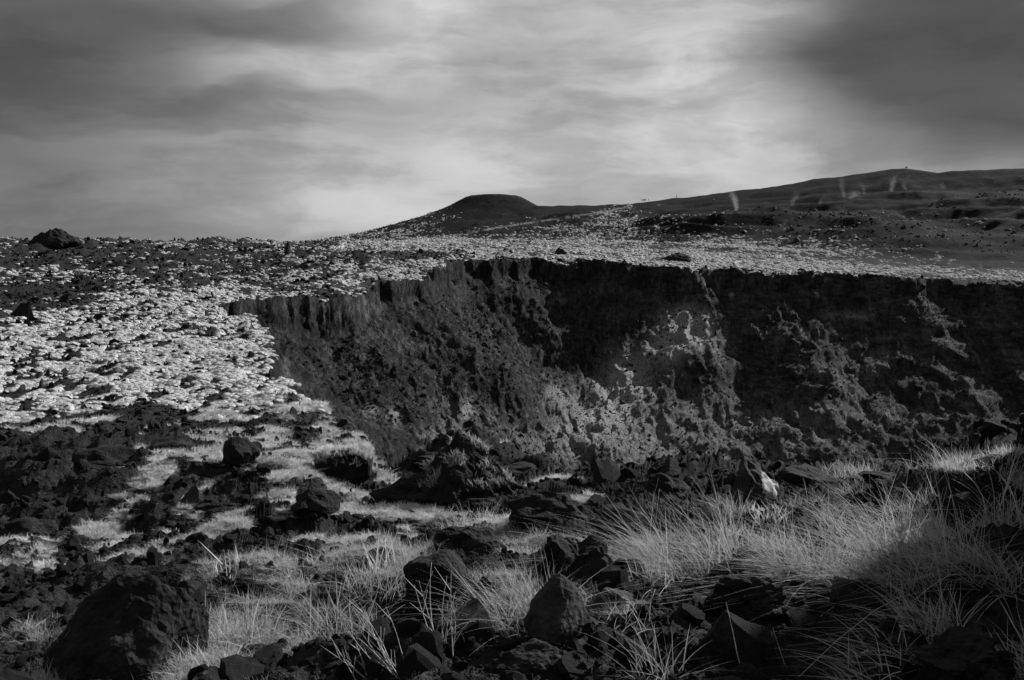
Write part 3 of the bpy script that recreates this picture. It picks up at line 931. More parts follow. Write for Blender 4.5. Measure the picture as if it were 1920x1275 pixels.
# pale tufts on the plateau and beyond
def cushion_mesh(name, seed, blades_n=46):
    V, Fc = ICO[3]; V = V.copy()
    n = V.copy()
    V = V + n * (0.22 * vn3(V * 1.6 + seed, seed) + 0.13 * vn3(V * 4.0 + seed, seed + 1) + 0.06 * vn3(V * 9.0, seed + 2))[:, None]
    V[:, 2] = np.where(V[:, 2] < -0.1, -0.1 + (V[:, 2] + 0.1) * 0.2, V[:, 2])
    V = V * np.array([0.46, 0.42, 0.24])
    b, bf, at = clump(seed + 7, blades_n, 0.40, 0.06, 0.20, 0.022, (-0.05, 0), 0.8, 2, 0.3)
    b[:, 2] += 0.20 * np.sqrt(np.clip(1 - (b[:, 0] ** 2 + b[:, 1] ** 2) / 0.20, 0, 1))
    tip = np.concatenate([np.full(len(V), 0.75), at['tip']]); rn = np.concatenate([np.full(len(V), 0.5), at['rnd']])
    return mesh_from(name, np.concatenate([V, b]), np.concatenate([Fc, bf + len(V)]), M_TUFT, {'tip': tip, 'rnd': rn})


tufts = proto_collection('tuft', [cushion_mesh('cushion', 160 + i) for i in range(4)])


def fuzzy_mesh(name, seed):
    """grass-grown cushion for the nearer slope: mostly short bent blades over a small dark core"""
    V, Fc = ICO[2]; V = V.copy()
    V = V + V * (0.3 * vn3(V * 1.9 + seed, seed) + 0.15 * vn3(V * 5.0 + seed, seed + 1))[:, None]
    V = V * np.array([0.36, 0.33, 0.13])
    b, bf, at = clump(seed + 7, 210, 0.44, 0.10, 0.34, 0.010, (-0.12, 0.02), 0.55, 3, 0.6)
    b[:, 2] += 0.05
    tip = np.concatenate([np.full(len(V), 0.1), at['tip']]); rn = np.concatenate([np.full(len(V), 0.1), at['rnd']])
    return mesh_from(name, np.concatenate([V, b]), np.concatenate([Fc, bf + len(V)]), M_FUZZ, {'tip': tip, 'rnd': rn})


fuzzy = proto_collection('fuzzy', [fuzzy_mesh('fuzzy', 190 + i) for i in range(5)])
x, y = polar_points(105000, 26, 130, -31, -5)
x, y, z, c, rg = accept(x, y, 0.60, 0.90)
s = rng.uniform(0.18, 0.62, len(x)) * np.clip(0.5 + 0.6 * c, 0.5, 1.2) * np.clip(0.8 + hypot_(x, y) / 250, 0.8, 1.3)
P = np.stack([x, y, z - 0.04], 1)
rot = np.stack([rng.normal(0, .12, len(x)), rng.normal(0, .12, len(x)), rng.uniform(0, 6.28, len(x))], 1)
rr_ = np.hypot(x, y)
nearp = rng.uniform(0, 1, len(x)) > sstep(42, 66, rr_)
SC = np.stack([s * 1.1, s * 1.0, s * 1.15], 1)
scatter('plateau_grass', tufts, P[~nearp], rot[~nearp], SC[~nearp], 'pale cushion plants covering the lava plateau left of the crater', 'plants', 4)
scatter('plateau_edge_grass', fuzzy, P[nearp], rot[nearp], SC[nearp] * 1.35, 'pale dry grass tufts on the near edge of the plateau', 'grass', 5)

x, y = polar_points(80000, 130, 360, -31, 0)
x, y, z, c, rg = accept(x, y, 0.48, 0.85)
s = rng.uniform(0.4, 1.0, len(x))
P = np.stack([x, y, z - 0.05], 1)
rot = np.stack([rng.normal(0, .12, len(x)), rng.normal(0, .12, len(x)), rng.uniform(0, 6.28, len(x))], 1)
scatter('rise_grass', tufts, P, rot, np.stack([s * 1.3, s * 1.2, s * 1.2], 1), 'pale grass tufts on the stony rise of the far left skyline', 'grass', 4)

x, y = polar_points(50000, 258, 420, -6, 31)
x, y, z, c, rg = accept(x, y, 0.4, 0.85)
s = rng.uniform(0.45, 1.15, len(x))
P = np.stack([x, y, z - 0.05], 1)
rot = np.stack([rng.normal(0, .1, len(x)), rng.normal(0, .1, len(x)), rng.uniform(0, 6.28, len(x))], 1)
scatter('far_rim_grass', tufts, P, rot, np.stack([s * 1.4, s * 1.3, s * 1.3], 1), 'bright grass strip along the far rim below the ridge', 'grass', 4)

x, y = polar_points(60000, 400, 720, -12, 30)
x, y, z, c, rg = accept(x, y, 0.30, 1.25)
s = rng.uniform(0.7, 2.0, len(x)) * 0.8
P = np.stack([x, y, z - 0.1], 1)
rot = np.stack([rng.normal(0, .1, len(x)), rng.normal(0, .1, len(x)), rng.uniform(0, 6.28, len(x))], 1)
scatter('slope_cushions', tufts, P, rot, np.stack([s * 1.1, s * 1.1, s * 1.6], 1), 'pale cushion plants dotting the foot of the cone and ridge', 'plants', 4)

# low moss cushions between the grass of the slope below the viewpoint
x, y = polar_points(26000, 8.5, 32, -31, 6, power=2)
x, y, z, c, rg = accept(x, y, 0.60, 0.95, 0.1)
r = np.hypot(x, y)
s = rng.uniform(0.10, 0.34, len(x)) * np.clip(r / 14, 0.7, 1.9)
rot = np.stack([rng.normal(0, .15, len(x)), rng.normal(0, .15, len(x)), rng.uniform(0, 6.28, len(x))], 1)
scatter('slope_moss', fuzzy, np.stack([x, y, z - 0.01], 1), rot, np.stack([s, s, s * 0.9], 1), 'pale mossy grass patches on the slope below the viewpoint', 'moss', 5)

# foreground grass, single blades visible
blades = proto_collection('blade_tuft', [clump_mesh('blade_tuft', M_GRASS, 200 + i, 64, 0.15, 0.08, 0.26, 0.0028, (-0.28, 0.03), 0.3, 4, 0.7) for i in range(6)])
x, y = polar_points(52000, 2.6, 34, -33, 33, power=2)
xb, yb = polar_points(5000, 5, 14, 33, 70, power=2)  # unseen grass added on the bank to roughen its shadow edge
x = np.concatenate([x, xb]); y = np.concatenate([y, yb])
x, y, z, c, rg = accept(x, y, 0.60, 0.92, 0.0)
r = np.hypot(x, y)
px, py = project(x, y, z)
tall = sstep(1120, 1420, px) * sstep(830, 880, py)
s = rng.uniform(0.38, 1.0, len(x)) * rng.choice([0.75, 1.0, 1.7], len(x), p=[.5, .42, .08]) * (0.6 + 0.6 * c) * (0.46 + 0.54 * tall) * np.clip(0.9 + (1 - tall) * (r - 8) / 30, 0.8, 1.6)
gap = fbm(x / 0.5, y / 0.6, 140, 3)
kp = rng.uniform(0, 1, len(x)) < (1 - 0.84 * tall) * np.where(tall > 0.3, sstep(-0.45, 0.25, gap), 1.0)
x, y, z, s, tall = x[kp], y[kp], z[kp], s[kp], tall[kp]
lng = 0.9 + 0.5 * tall
P = np.stack([x, y, z - 0.015], 1)
rot = np.stack([rng.normal(0, .15, len(x)), rng.normal(-0.1, .15, len(x)), rng.normal(0, 1.1, len(x))], 1)
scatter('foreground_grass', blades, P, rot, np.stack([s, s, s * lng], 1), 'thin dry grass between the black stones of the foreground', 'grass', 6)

# clinker: small black stones over the near ground and larger blocks on the plateau
stones = proto_collection('stone', [rock_mesh('stone', 300 + i, 2, (1, 0.85, 0.7), 6, 0.22, M_ROCK) for i in range(5)])
x, y = polar_points(26000, 2.4, 34, -33, 33, power=2)
z, sd, rg = land(x, y); c = cover(x, y, z)
keep = (rng.uniform(0, 1, len(x)) < 1 - 0.80 * sstep(0.25, 0.65, c)) & (sd < 0.6)
x, y, z = x[keep], y[keep], z[keep]; r = np.hypot(x, y)
s = np.exp(rng.normal(-3.95, 0.65, len(x))) * np.clip(0.7 + r / 16, 0.7, 2.0)
rot = rng.uniform(0, 6.28, (len(x), 3))
scatter('clinker', stones, np.stack([x, y, z], 1), rot, np.stack([s, s, s * .9], 1), 'small black clinker stones covering the bare foreground', 'stones', 5)

x, y = polar_points(56000, 26, 350, -31, 0, power=2)
z, sd, rg = land(x, y); c = cover(x, y, z)
keep = (rng.uniform(0, 1, len(x)) < 0.20 + 0.7 * (1 - sstep(0.35, 0.7, c))) & (sd < -0.5)
x, y, z = x[keep], y[keep], z[keep]; r = np.hypot(x, y)
s = np.exp(rng.normal(-2.2, 0.5, len(x))) * np.clip(r / 90, 0.55, 2.0)
rot = rng.uniform(0, 6.28, (len(x), 3))
scatter('plateau_blocks', stones, np.stack([x, y, z], 1), rot, np.stack([s * 1.6, s * 1.3, s * .6], 1), 'black lava blocks lying between the tufts of the plateau', 'stones', 5)

x, y = polar_points(60000, 150, 330, -16, 30)
z, sd, rg = land(x, y)
keep = (sd > 2) & (sd < 75)
x, y, z = x[keep], y[keep], z[keep]
s = np.exp(rng.normal(-2.0, 0.6, len(x)))
rot = rng.uniform(0, 6.28, (len(x), 3))
screes = proto_collection('scree_stone', [rock_mesh('scree_stone', 330 + i, 2, (1, 0.85, 0.75), 6, 0.2, M_ROCKG) for i in range(4)])
scatter('scree', screes, np.stack([x, y, z], 1), rot, np.stack([s, s, s * .9], 1), 'loose grey scree strewn down the crater wall', 'scree', 4)

x, y = polar_points(9000, 400, 690, 3, 31)
z, sd, rg = land(x, y)
kp = (rg == 3) & (np.hypot(x, y) < 520) & (rng.uniform(0, 1, len(x)) < sstep(-0.3, 0.9, fbm(x / 30, y / 45, 150, 3)))
x, y, z = x[kp], y[kp], z[kp]
s = np.exp(rng.normal(-0.75, 0.5, len(x)))
scatter('ridge_rocks', screes, np.stack([x, y, z], 1), rng.uniform(0, 6.28, (len(x), 3)), np.stack([s, s, s * .8], 1), 'scattered grey blocks on the dark slope of the ridge', 'stones', 4)
x, y = polar_points(2600, 420, 660, 5, 31)
z, sd, rg = land(x, y)
kp = (rg == 3) & (np.hypot(x, y) < 530) & (rng.uniform(0, 1, len(x)) < sstep(0.0, 0.8, fbm(x / 24, y / 40, 160, 3)))
x, y, z = x[kp], y[kp], z[kp]
s = rng.uniform(0.5, 1.5, len(x))
scatter('ridge_cushions', tufts, np.stack([x, y, z], 1), np.stack([0 * x, 0 * x, rng.uniform(0, 6.28, len(x))], 1), np.stack([s, s, s * 1.3], 1), 'sparse pale cushions on the upper slope of the ridge', 'plants', 4)

# blocks broken off along the edge of the crater
x, y = polar_points(90000, 40, 330, -20, 30, power=2)
z, sd, rg = land(x, y)
kp = (np.abs(sd) < 1.3) & (x > -10) & (rng.uniform(0, 1, len(x)) < 0.5)
x, y, z = x[kp], y[kp], z[kp]; r = np.hypot(x, y)
s = np.exp(rng.normal(-1.5, 0.5, len(x))) * np.clip(r / 110, 0.5, 2.2)
scatter('rim_blocks', stones, np.stack([x, y, z], 1), rng.uniform(0, 6.28, (len(x), 3)), np.stack([s, s, s * .8], 1), 'broken black blocks along the crumbling edge of the crater', 'stones', 5)

# ------------------------------------------------------------------ single rocks: (px centre, py base, width px, height px, depth ratio, seed, kind, label)
ROCKS = [
    ('boulder', 212, 1290, 300, 165, 0.8, 11, 'big', 'huge black boulder filling the bottom left corner'),
    ('pointed_rock', 1048, 1200, 112, 105, 0.7, 12, 'point', 'pointed dark rock standing like a shark fin in the foreground'),
    ('flat_slab', 1160, 1150, 150, 38, 0.7, 13, 'lichen', 'flat slab with pale lichen crust right of the pointed rock'),
    ('crusted_boulder', 1424, 955, 70, 84, 0.9, 14, 'crust', 'boulder with a bright white mineral patch at the crater edge'),
    ('domed_boulder', 1252, 922, 78, 42, 0.8, 15, 'round', 'smooth domed black boulder on the near rim'),
    ('lava_outcrop', 1030, 990, 180, 62, 0.6, 16, 'block', 'long black lava outcrop above the pale grass in the centre'),
    ('boulder', 830, 1160, 150, 105, 0.7, 17, 'round', 'rounded black boulder behind the bare forked stems'),
    ('clinker_heap', 880, 1036, 120, 62, 0.8, 18, 'clink', 'rough clinker heap in the centre foreground'),
    ('clinker_heap', 1080, 1085, 150, 72, 0.8, 19, 'clink', 'rough clinker heap left of the large leaning tussock'),
    ('capped_block', 646, 908, 92, 62, 0.9, 20, 'box', 'square black block capped with bright grass at the crater edge'),
    ('split_boulder', 585, 968, 82, 68, 0.8, 21, 'block', 'split grey boulder leaning left of the grassy knoll'),
    ('wedge_stone', 362, 952, 44, 34, 0.8, 22, 'point', 'wedge shaped dark stone left of the long low slab'),
    ('low_slab', 420, 962, 84, 24, 0.6, 23, 'block', 'long low dark slab lying in the pale grass'),
    ('boulder', 448, 876, 60, 40, 0.8, 24, 'block', 'dark squarish boulder on the slope left of the capped block'),
    ('round_stone', 357, 1120, 44, 42, 0.9, 26, 'round', 'round black stone perched above the straw clump'),
    ('cube_stone', 424, 1096, 40, 30, 0.9, 27, 'block', 'cube shaped black stone under the pale reeds on the left'),
    ('ledge_boulder', 1850, 975, 170, 112, 0.7, 28, 'box', 'large shaded boulder with grassy top at the right edge'),
    ('boulder', 1652, 908, 62, 26, 0.8, 29, 'round', 'low black boulder in the grass fringe of the right rim'),
    ('ledge_rock', 1520, 915, 150, 36, 0.6, 30, 'block', 'dark ledge rock under the bright rim grass on the right'),
    ('boulder', 1160, 990, 110, 62, 0.7, 31, 'block', 'black boulder behind the large leaning tussock'),
    ('boulder', 318, 842, 76, 30, 0.7, 32, 'round', 'low black boulder in the hollow of the left slope'),
    ('boulder', 190, 880, 110, 56, 0.7, 33, 'block', 'broad black lava hump on the shaded left slope'),
    ('boulder', 470, 1240, 66, 30, 0.8, 36, 'round', 'small black boulder at the bottom below the straw clump'),
    ('boulder', 1430, 1150, 150, 56, 0.7, 38, 'clink', 'shaded dark lava lump below the right tussocks'),
    ('boulder', 1800, 1250, 170, 62, 0.7, 39, 'clink', 'low black boulder in the bottom right corner'),
    ('boulder', 1620, 1160, 90, 50, 0.8, 40, 'round', 'dark rock under the drooping grass on the right'),
    ('boulder', 1010, 1275, 210, 50, 0.6, 61, 'clink', 'dark lava ledge at the bottom edge of the centre'),
    ('boulder', 905, 960, 60, 32, 0.8, 42, 'clink', 'rough dark rock at the foot of the grassy knoll'),
    ('boulder', 745, 945, 80, 40, 0.7, 43, 'clink', 'black crag at the left foot of the grassy knoll'),
    ('boulder', 815, 880, 80, 46, 0.7, 44, 'clink', 'steep black crag on the left flank of the grassy knoll'),
    ('boulder', 962, 896, 90, 26, 0.7, 53, 'clink', 'sloping dark crag on the right flank of the grassy knoll'),
    ('lava_knoll', 858, 952, 320, 128, 0.55, 71, 'knoll', 'broad rugged lava knoll with grass patches at the crater edge'),
    ('rock_outcrop', 98, 466, 100, 33, 0.6, 45, 'crag', 'dark rock outcrop breaking the far left skyline'),
    ('small_outcrop', 143, 464, 26, 15, 0.8, 46, 'block', 'small rock knob beside the far left skyline outcrop'),
    ('upright_boulder', 541, 480, 16, 24, 0.9, 47, 'point', 'small upright boulder on the far skyline left of the cone'),
    ('boulder', 1050, 479, 24, 14, 0.9, 48, 'crag', 'lone dark boulder on the far crater rim below the cone'),
    ('lava_mound', 1276, 493, 66, 17, 0.7, 49, 'crag', 'low dark lava mound beyond the far crater rim'),
    ('boulder', 452, 626, 18, 9, 0.9, 50, 'round', 'lone small boulder on the bright plateau near the crater edge'),
    ('boulder', 50, 1010, 90, 50, 0.8, 51, 'block', 'dark rock in the deep shade at the left edge'),
]


def place_rock(nm, px, pyb, wpx, hpx, dr, seed, kind, label):
    yb = min(pyb, 1265)
    P_, r_ = ground_hit(px, yb - hpx * 0.12)
    depth = P_[1] * math.cos(PITCH) - P_[2] * math.sin(PITCH)
    m = depth / F
    hw = wpx * m * (0.58 if pyb > 800 and wpx < 130 else 0.5); ht = hpx * m
    big = wpx > 90
    sub_ = 5 if wpx > 140 else (4 if wpx > 55 else 3)
    kw = dict(facets=16, rough=0.2, mat=M_ROCK, base=-0.25, fine=0.022)
    if kind == 'round': kw.update(facets=14, rough=0.16)
    if kind == 'knoll': kw.update(facets=7, rough=0.24, fine=0.07, point=0.55)
    if kind == 'box': kw.update(facets=9, rough=0.10, fine=0.03, boxy=True)
    if kind == 'big': kw.update(facets=9, rough=0.10, fine=0.03)
    if kind == 'point': kw.update(facets=7, rough=0.10, point=0.62, mat=M_ROCKG)
    if kind == 'lichen': kw.update(mat=M_LICHEN, facets=8)
    if kind == 'crust': kw.update(mat=M_ROCKG, facets=8)
    if kind == 'clink': kw.update(rough=0.26, facets=5, fine=0.06)
    if kind == 'crag': kw.update(rough=0.22, facets=8, point=0.5, fine=0.09)
    me = rock_mesh(nm, seed, sub_, (1, 1, 1), **kw)
    co = np.zeros(len(me.vertices) * 3, np.float32); me.vertices.foreach_get('co', co); co = co.reshape(-1, 3)
    w0 = (co[:, 0].max() - co[:, 0].min()) / 2; top = co[:, 2].max()
    sx = hw / w0; sz = ht * (0.60 if (wpx < 130 and pyb > 800 and kind not in ('point', 'crust', 'lichen')) and 'capped' not in label else 1.0) / (top + 0.12)
    co = co * np.array([sx, sx * dr, sz]); me.vertices.foreach_set('co', co.ravel()); me.update()
    zb = P_[2] + 0.10 * sz
    o = obj(nm, me, loc=(P_[0], P_[1] + sx * dr * 0.3, zb))
    tag(o, label, 'rock')
    if kind == 'crust':
        me.materials.append(M_CRUST)
        c3 = np.array([p.center[:] for p in me.polygons]) / np.array([sx, sx * dr, sz])
        sel = (c3[:, 1] < -0.05) & (np.hypot((c3[:, 0] - 0.30) / 0.36, (c3[:, 2] - 0.28) / 0.27) < 1 + 0.35 * vn3(c3 * 5, 4))
        for p, q in zip(me.polygons, sel):
            if q: p.material_index = 1
    return o, P_, m


placed = {}
for rk in ROCKS:
    o, P_, m_ = place_rock(*rk)
    placed[rk[8]] = (o, P_, m_)

# grass growing on three of the rocks: blades rooted on their upper faces
def grass_on(o, n, h, width, mat, seed, pick, lean=(-0.15, -0.05)):
    me = o.data
    r_ = np.random.default_rng(seed)
    nf = len(me.polygons)
    ce = np.zeros(nf * 3, np.float32); me.polygons.foreach_get('center', ce); ce = ce.reshape(-1, 3)
    no = np.zeros(nf * 3, np.float32); me.polygons.foreach_get('normal', no); no = no.reshape(-1, 3)
    ext_ = np.abs(ce).max(0)
    u = ce / ext_
    ok = np.nonzero((no[:, 2] > 0.25) & pick(u))[0]
    if not len(ok):
        return
    k = r_.choice(ok, n)
    V, Fc, at = clump(seed, n, 0.001, h * 0.45, h, width, lean, 0.0, 3, 0.5)
    V = V.reshape(n, 7, 3) + ce[k][:, None, :] + np.concatenate([r_.normal(0, 0.02 * ext_[0], (n, 2)), np.zeros((n, 1))], 1)[:, None, :]
    obj('grass_cap', mesh_from('grass_cap', V.reshape(-1, 3), Fc, mat, at), parent=o)


grass_on(placed['square black block capped with bright grass at the crater edge'][0], 2600, 0.17, 0.006, M_FUZZ, 61, lambda u: u[:, 2] > 0.35)
grass_on(placed['large shaded boulder with grassy top at the right edge'][0], 1400, 0.10, 0.0026, M_GRASS, 62, lambda u: u[:, 2] > 0.3)
grass_on(placed['broad rugged lava knoll with grass patches at the crater edge'][0], 2600, 0.11, 0.006, M_FUZZ, 63,
         lambda u: (vn3(u * np.array([4.0, 4.0, 5.0]) + 3.0, 8) + 0.55 * u[:, 0] > 0.22) & (u[:, 2] > 0.12))

# countable loose stones of the foreground that nothing tells apart
base_meshes = [rock_mesh('loose_stone', 400 + i, 3, (1, 0.85, 0.72), 7, 0.18, M_ROCK) for i in range(6)]
cnt = 0
while cnt < 110:
    px = rng.uniform(-20, 1940); py = rng.uniform(860, 1270)
    P_, r_ = ground_hit(px, py, rmax=60)
    if r_ > 40 or r_ < 3: continue
    c = cover(np.array([P_[0]]), np.array([P_[1]]), np.array([P_[2]]))[0]
    if rng.uniform() < c * 1.1: continue
    wpx = float(np.exp(rng.normal(2.35, 0.42)))
    s = wpx * r_ / F * 0.62
    o = obj('loose_stone', base_meshes[cnt % 6], loc=(P_[0], P_[1], P_[2] + 0.2 * s), rot=tuple(rng.uniform(-.6, .6, 2)) + (rng.uniform(0, 6.28),), scale=(s, s, s * rng.uniform(.7, 1)))
    tag(o, 'loose black lava stone lying among the foreground grass', 'stone', 'loose lava stones in the foreground')
    cnt += 1

# ------------------------------------------------------------------ single tussocks (px, py base, width px, height px, blades, lean, mat, label)
TUSSOCKS = [
    (1290, 1085, 210, 150, 520, (-0.55, 0.1), 0, 'large bright tussock leaning left beside the clinker heap'),
    (1690, 1090, 260, 190, 620, (-0.55, 0.1), 0, 'tallest grass tussock leaning left in the right foreground'),
    (1515, 1080, 130, 130, 300, (-0.30, 0.1), 0, 'narrow upright tussock below the white crusted boulder'),
    (985, 1165, 150, 120, 380, (-0.25, 0.1), 0, 'fine pale tussock behind the pointed rock'),
    (430, 1215, 190, 90, 420, (0.12, 0.1), 0, 'straw clump right of the huge bottom left boulder'),
    (720, 1095, 170, 70, 420, (0.05, 0.1), 0, 'pale grass clump above the bare forked stems'),
    (722, 1065, 50, 70, 26, (0.0, 0.0), 1, 'thin stand of tall bleached reeds in pale grass left of centre'),
    (425, 1075, 80, 52, 34, (0.05, 0.0), 1, 'stand of short bleached reeds above the cube shaped stone'),
    (1230, 1280, 110, 110, 60, (-0.1, 0.0), 0, 'sparse long bladed tuft at the bottom right of the pointed rock'),
    (1170, 1165, 110, 60, 40, (0.0, 0.0), 0, 'small rosette of arching blades in front of the lichen slab'),
    (1740, 1200, 130, 100, 260, (-0.5, 0.0), 0, 'dim drooping tussock above the bottom right boulder'),
    (1370, 965, 70, 44, 200, (-0.25, 0.0), 0, 'short bright tuft left of the white crusted boulder'),
    (1590, 890, 110, 26, 300, (-0.2, 0.0), 0, 'bright fringe of rim grass right of the white crusted boulder'),
    (870, 985, 130, 46, 420, (-0.12, 0.0), 0, 'bright mop of grass below the grassy knoll'),
    (1860, 1075, 140, 120, 240, (-0.5, 0.0), 0, 'dim tangled tussock below the large shaded boulder'),
    (1640, 1265, 170, 80, 160, (-0.6, 0.0), 0, 'dim sprawling tuft on the bottom edge at the right'),
    (640, 1190, 150, 90, 240, (-0.1, 0.0), 0, 'grey grass clump left of the bare forked stems'),
    (1440, 975, 80, 26, 160, (-0.2, 0.0), 1, 'bleached flattened straw at the foot of the white crusted boulder'),
]
for i, (px, pyb, wpx, hpx, n, lean, kind, label) in enumerate(TUSSOCKS):
    P_, r_ = ground_hit(px, min(pyb, 1268))
    m = (P_[1] * math.cos(PITCH) - P_[2] * math.sin(PITCH)) / F
    h = hpx * m * 1.15; rad = wpx * m * 0.46
    V, Fc, at = clump(500 + i, n, rad, h * 0.45, h * 1.15, 0.0026 if kind == 0 else 0.0042, lean, 0.20 if kind == 0 else 0.12, 5, 0.75 if kind == 0 else 0.08)
    # let every blade start on the ground
    per = 11
    bx = V.reshape(n, per, 3)
    gx = P_[0] + bx[:, 0, 0]; gy = P_[1] + bx[:, 0, 1]
    gz, sdd, _ = land(gx, gy)
    gz = np.where(sdd > 0, P_[2], gz)
    bx[:, :, 2] += (np.clip(gz - P_[2], -0.3, 0.3))[:, None] - 0.01
    me = mesh_from('grass_tussock', bx.reshape(-1, 3), Fc, (M_GRASS, M_STRAW)[kind], at)
    o = obj('grass_tussock', me, loc=tuple(P_))
    tag(o, label, 'grass', 'tussocks of the foreground')


# ------------------------------------------------------------------ bare stems
def tube(pts, rad, sides=5):
    pts = np.array(pts, float); n = len(pts)
    V, Fc = [], []
    for i in range(n):
        d = pts[min(i + 1, n - 1)] - pts[max(i - 1, 0)]; d /= (np.linalg.norm(d) + 1e-9)
        a = np.cross(d, [0.3, 1, 0.2]); a /= np.linalg.norm(a); b = np.cross(d, a)
        rr = rad[i]
        for k in range(sides):
            t = 2 * math.pi * k / sides
            V.append(pts[i] + rr * (a * math.cos(t) + b * math.sin(t)))
    for i in range(n - 1):
        for k in range(sides):
            k2 = (k + 1) % sides
            Fc.append((i * sides + k, i * sides + k2, (i + 1) * sides + k2, (i + 1) * sides + k))
    Fc.append(tuple(range((n - 1) * sides, n * sides)))
    return V, Fc


def stem_plant(px, pyb, hpx, n, fan, seed, label, thick=1.0, lean=0.0):
    r_ = np.random.default_rng(seed)
    P_, r0 = ground_hit(px, min(pyb, 1268))
    m = (P_[1] * math.cos(PITCH) - P_[2] * math.sin(PITCH)) / F
    root = bpy.data.objects.new('bare_plant', None); COL.objects.link(root)
    root.location = tuple(P_)
    root.empty_display_size = 0.1
    tag(root, label, 'plant')
    for k in range(n):
        H = hpx * m * r_.uniform(0.65, 1.1)
        ang = lean + (fan * ((k + 0.5) / n * 2 - 1) if n > 1 else 0) + r_.normal(0, 0.06)
        dy = r_.normal(0, 0.15)
        pts = [np.array([r_.normal(0, 0.02), r_.normal(0, 0.02), -0.03])]
        d = np.array([math.sin(ang), dy, math.cos(ang)])
        bend = r_.normal(0, 0.10)
        seg = 5
        for q in range(seg):
            d = d + np.array([bend, r_.normal(0, .03), 0.05]) * 0.5 + r_.normal(0, 0.03, 3); d /= np.linalg.norm(d)
            pts.append(pts[-1] + d * H / seg)
        rb = 0.0029 * thick
        V, Fc = tube(pts, np.linspace(rb, rb * 0.22, len(pts)))
        st_ = obj('stem', mesh_from('stem', V, Fc, M_STEM), parent=root)
        for _b in range(r_.integers(1, 4) if n > 2 else 0):
            q = r_.integers(1, 5)
            d2 = np.array([math.sin(ang + r_.choice([-.6, .6])), r_.normal(0, .2), 0.8]); d2 /= np.linalg.norm(d2)
            p2 = [pts[q] + d2 * H * 0.32 * t for t in (0, .35, .7, 1)]
            V, Fc = tube(p2, np.linspace(rb * 0.65, rb * 0.2, 4))
            obj('twig', mesh_from('twig', V, Fc, M_STEM), parent=st_)
    return root


stem_plant(835, 1225, 165, 11, 0.55, 1, 'bare forked stems fanning out before the rounded black boulder', 1.1)
stem_plant(745, 1262, 170, 8, 0.25, 2, 'bare stems leaning left at the bottom left of centre', 1.0, -0.55)
stem_plant(120, 1262, 120, 7, 0.7, 3, 'dark thin twigs before the huge bottom left boulder', 0.7)
stem_plant(1392, 1272, 150, 1, 0, 4, 'single dry stalk leaning left at the bottom, nearest the pointed rock', 1.0, -0.33)
stem_plant(1478, 1272, 110, 1, 0, 5, 'single straight pale stalk at the bottom right of centre', 1.0, -0.2)
stem_plant(1112, 1272, 60, 1, 0, 6, 'short pale stalk below the pointed rock', 1.0, -0.3)
stem_plant(1560, 1110, 200, 3, 0.15, 8, 'long thin stalks rising over the right rim grass', 0.6, -0.35)
stem_plant(1270, 1060, 180, 4, 0.15, 9, 'long thin stalks rising from the large bright tussock', 0.6, -0.4)
stem_plant(690, 1270, 110, 5, 0.4, 10, 'tangle of dry stems on the bottom edge left of centre', 0.8, -0.5)


# ------------------------------------------------------------------ steam from the vents of the ridge
STEAM = [
    (1376, 393, 36, 13, 0.22, 'brightest steam plume, leftmost on the ridge bench'),
    (1484, 386, 30, 15, 0.05, 'faint steam plume second along the ridge bench'),
    (1577, 371, 44, 12, 0.06, 'tall thin steam plume below the middle of the ridge'),
    (1592, 372, 16, 22, 0.05, 'low spreading steam wisp right of the tall thin plume'),
    (1617, 364, 20, 10, 0.05, 'small steam plume between the two larger right plumes'),
    (1668, 360, 32, 13, 0.11, 'bright steam plume under the ridge cairn'),
    (1692, 356, 20, 12, 0.05, 'weak steam wisp right of the plume under the cairn'),
    (1535, 383, 16, 12, 0.04, 'thin steam wisp between the second and the tall plume'),
    (1762, 354, 14, 14, 0.04, 'faintest steam wisp, farthest right on the ridge'),
    (1468, 432, 30, 12, 0.04, 'slanting steam wisp over the hummock at the ridge foot'),
]
for i, (px, pyb, hpx, wpx, dens, label) in enumerate(STEAM):
    P_, r_ = ground_hit(px, pyb, rmin=380)
    m = (P_[1] * math.cos(PITCH) - P_[2] * math.sin(PITCH)) / F
    hx, hy, hz = wpx * m * 1.1, wpx * m * 0.7, hpx * m * 1.25
    V = [(sx * hx, sy * hy, sz * hz) for sz in (0, 1) for sy in (-1, 1) for sx in (-1, 1)]
    Fc = [(0, 2, 3, 1), (4, 5, 7, 6), (0, 1, 5, 4), (2, 6, 7, 3), (0, 4, 6, 2), (1, 3, 7, 5)]
    me = mesh_from('steam_plume', V, Fc, mat_steam('steam', dens, i, -0.42 if i % 2 == 0 else 0.28, m), smooth=False)
    o = obj('steam_plume', me, loc=(P_[0], P_[1] - hy - 1.0, P_[2] - 0.5))
    tag(o, label, 'steam', 'steam plumes along the ridge bench', 'stuff')


# ------------------------------------------------------------------ hikers on the saddle and a marker cairn on the ridge
def skyline(px):
    az_ = math.radians(px_az(px))
    rs = np.linspace(450, 760, 900)
    z, _, _ = land(rs * math.sin(az_), rs * math.cos(az_))
    k = int(np.argmax(z / rs))
    return np.array([rs[k] * math.sin(az_), rs[k] * math.cos(az_), z[k]])


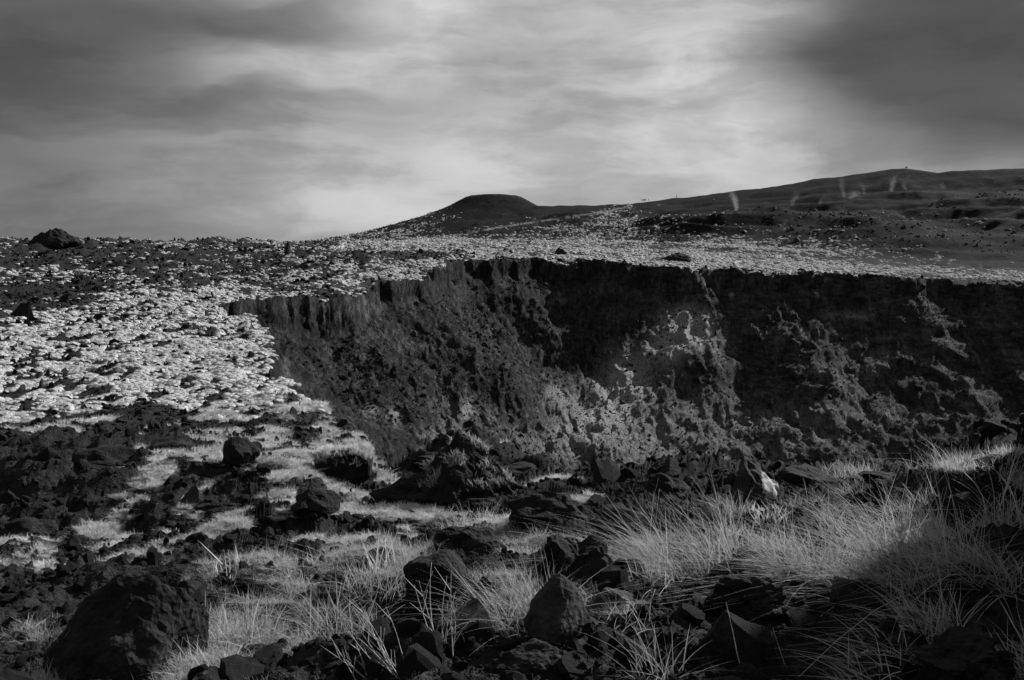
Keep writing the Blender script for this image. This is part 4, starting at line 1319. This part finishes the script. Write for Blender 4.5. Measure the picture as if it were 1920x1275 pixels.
def person_mesh(stride):
    vs = [(0, 0, 0.95), (0, 0, 1.2), (0, 0, 1.42), (0, 0, 1.53), (0, -0.01, 1.63), (0, 0, 1.74),
          (-.11, 0, .9), (-.13, stride * .12, .5), (-.13, stride * .22, .07), (-.13, stride * .22 - .13, .04),
          (.11, 0, .9), (.13, -stride * .12, .5), (.13, -stride * .16, .07), (.13, -stride * .16 - .13, .04),
          (-.2, 0, 1.4), (-.27, -stride * .08, 1.12), (-.28, -stride * .16, .88),
          (.2, 0, 1.4), (.27, stride * .08, 1.12), (.28, stride * .14, .88)]
    ed = [(0, 1), (1, 2), (2, 3), (3, 4), (4, 5), (0, 6), (6, 7), (7, 8), (8, 9), (0, 10), (10, 11), (11, 12), (12, 13), (2, 14), (14, 15), (15, 16), (2, 17), (17, 18), (18, 19)]
    rad = [.16, .15, .16, .06, .11, .08, .1, .07, .05, .04, .1, .07, .05, .04, .075, .055, .045, .075, .055, .045]
    me = bpy.data.meshes.new('person'); me.from_pydata(vs, ed, []); me.update()
    o = bpy.data.objects.new('tmp_person', me); COL.objects.link(o)
    md = o.modifiers.new('skin', 'SKIN')
    for i, v in enumerate(me.skin_vertices[0].data):
        v.radius = (rad[i] * 1.15, rad[i]); v.use_root = (i == 0)
    o.modifiers.new('sub', 'SUBSURF').levels = 1
    bpy.context.view_layer.update()
    ev = o.evaluated_get(bpy.context.evaluated_depsgraph_get())
    out = bpy.data.meshes.new_from_object(ev)
    bpy.data.objects.remove(o)
    out.materials.clear(); out.materials.append(M_CLOTH); out.materials.append(M_SKIN)
    for p in out.polygons:
        p.material_index = 1 if p.center.z > 1.5 else 0
        p.use_smooth = True
    return out


pm = [person_mesh(0.9), person_mesh(-0.7)]
HK = [(1201.5, 'leftmost hiker in dark clothing standing on the saddle skyline'), (1204, 'second hiker in dark clothing in the saddle group'),
      (1206.2, 'third hiker in dark clothing in the saddle group'), (1208, 'rightmost hiker of the close group on the saddle'),
      (1213.5, 'hiker in dark clothing walking apart, right of the saddle group'), (1265.5, 'lone hiker higher up the ridge, right of the saddle group')]
for i, (px, lab) in enumerate(HK):
    P_ = skyline(px)
    o = obj('person', pm[i % 2], loc=tuple(P_ - np.array([0, 0, 0.03])), rot=(0, 0, rng.uniform(-1.2, 1.2)))
    tag(o, lab, 'person', 'hikers on the saddle')

P_ = skyline(1691)
root = bpy.data.objects.new('cairn', None); COL.objects.link(root); root.location = tuple(P_); root.scale = (0.6, 0.6, 0.6)
tag(root, 'small stone cairn with a thin post on the ridge top', 'cairn')
cs = rock_mesh('stone', 900, 2, (1, .9, .7), 6, .15, M_ROCKG)
for k in range(14):
    lv = k // 5; a = k * 2.1
    obj('stone', cs, parent=root, loc=(math.cos(a) * (0.75 - .25 * lv), math.sin(a) * (0.75 - .25 * lv), 0.15 + .42 * lv), rot=(k, k * 2.0, k * .7), scale=(.48, .44, .42))
V, Fc = tube([(0, 0, 0), (0, 0, 1.6), (0.02, 0, 3.2)], [.06, .06, .05], 6)
obj('post', mesh_from('post', V, Fc, M_STEM), parent=root)
print('objects', len(bpy.data.objects))
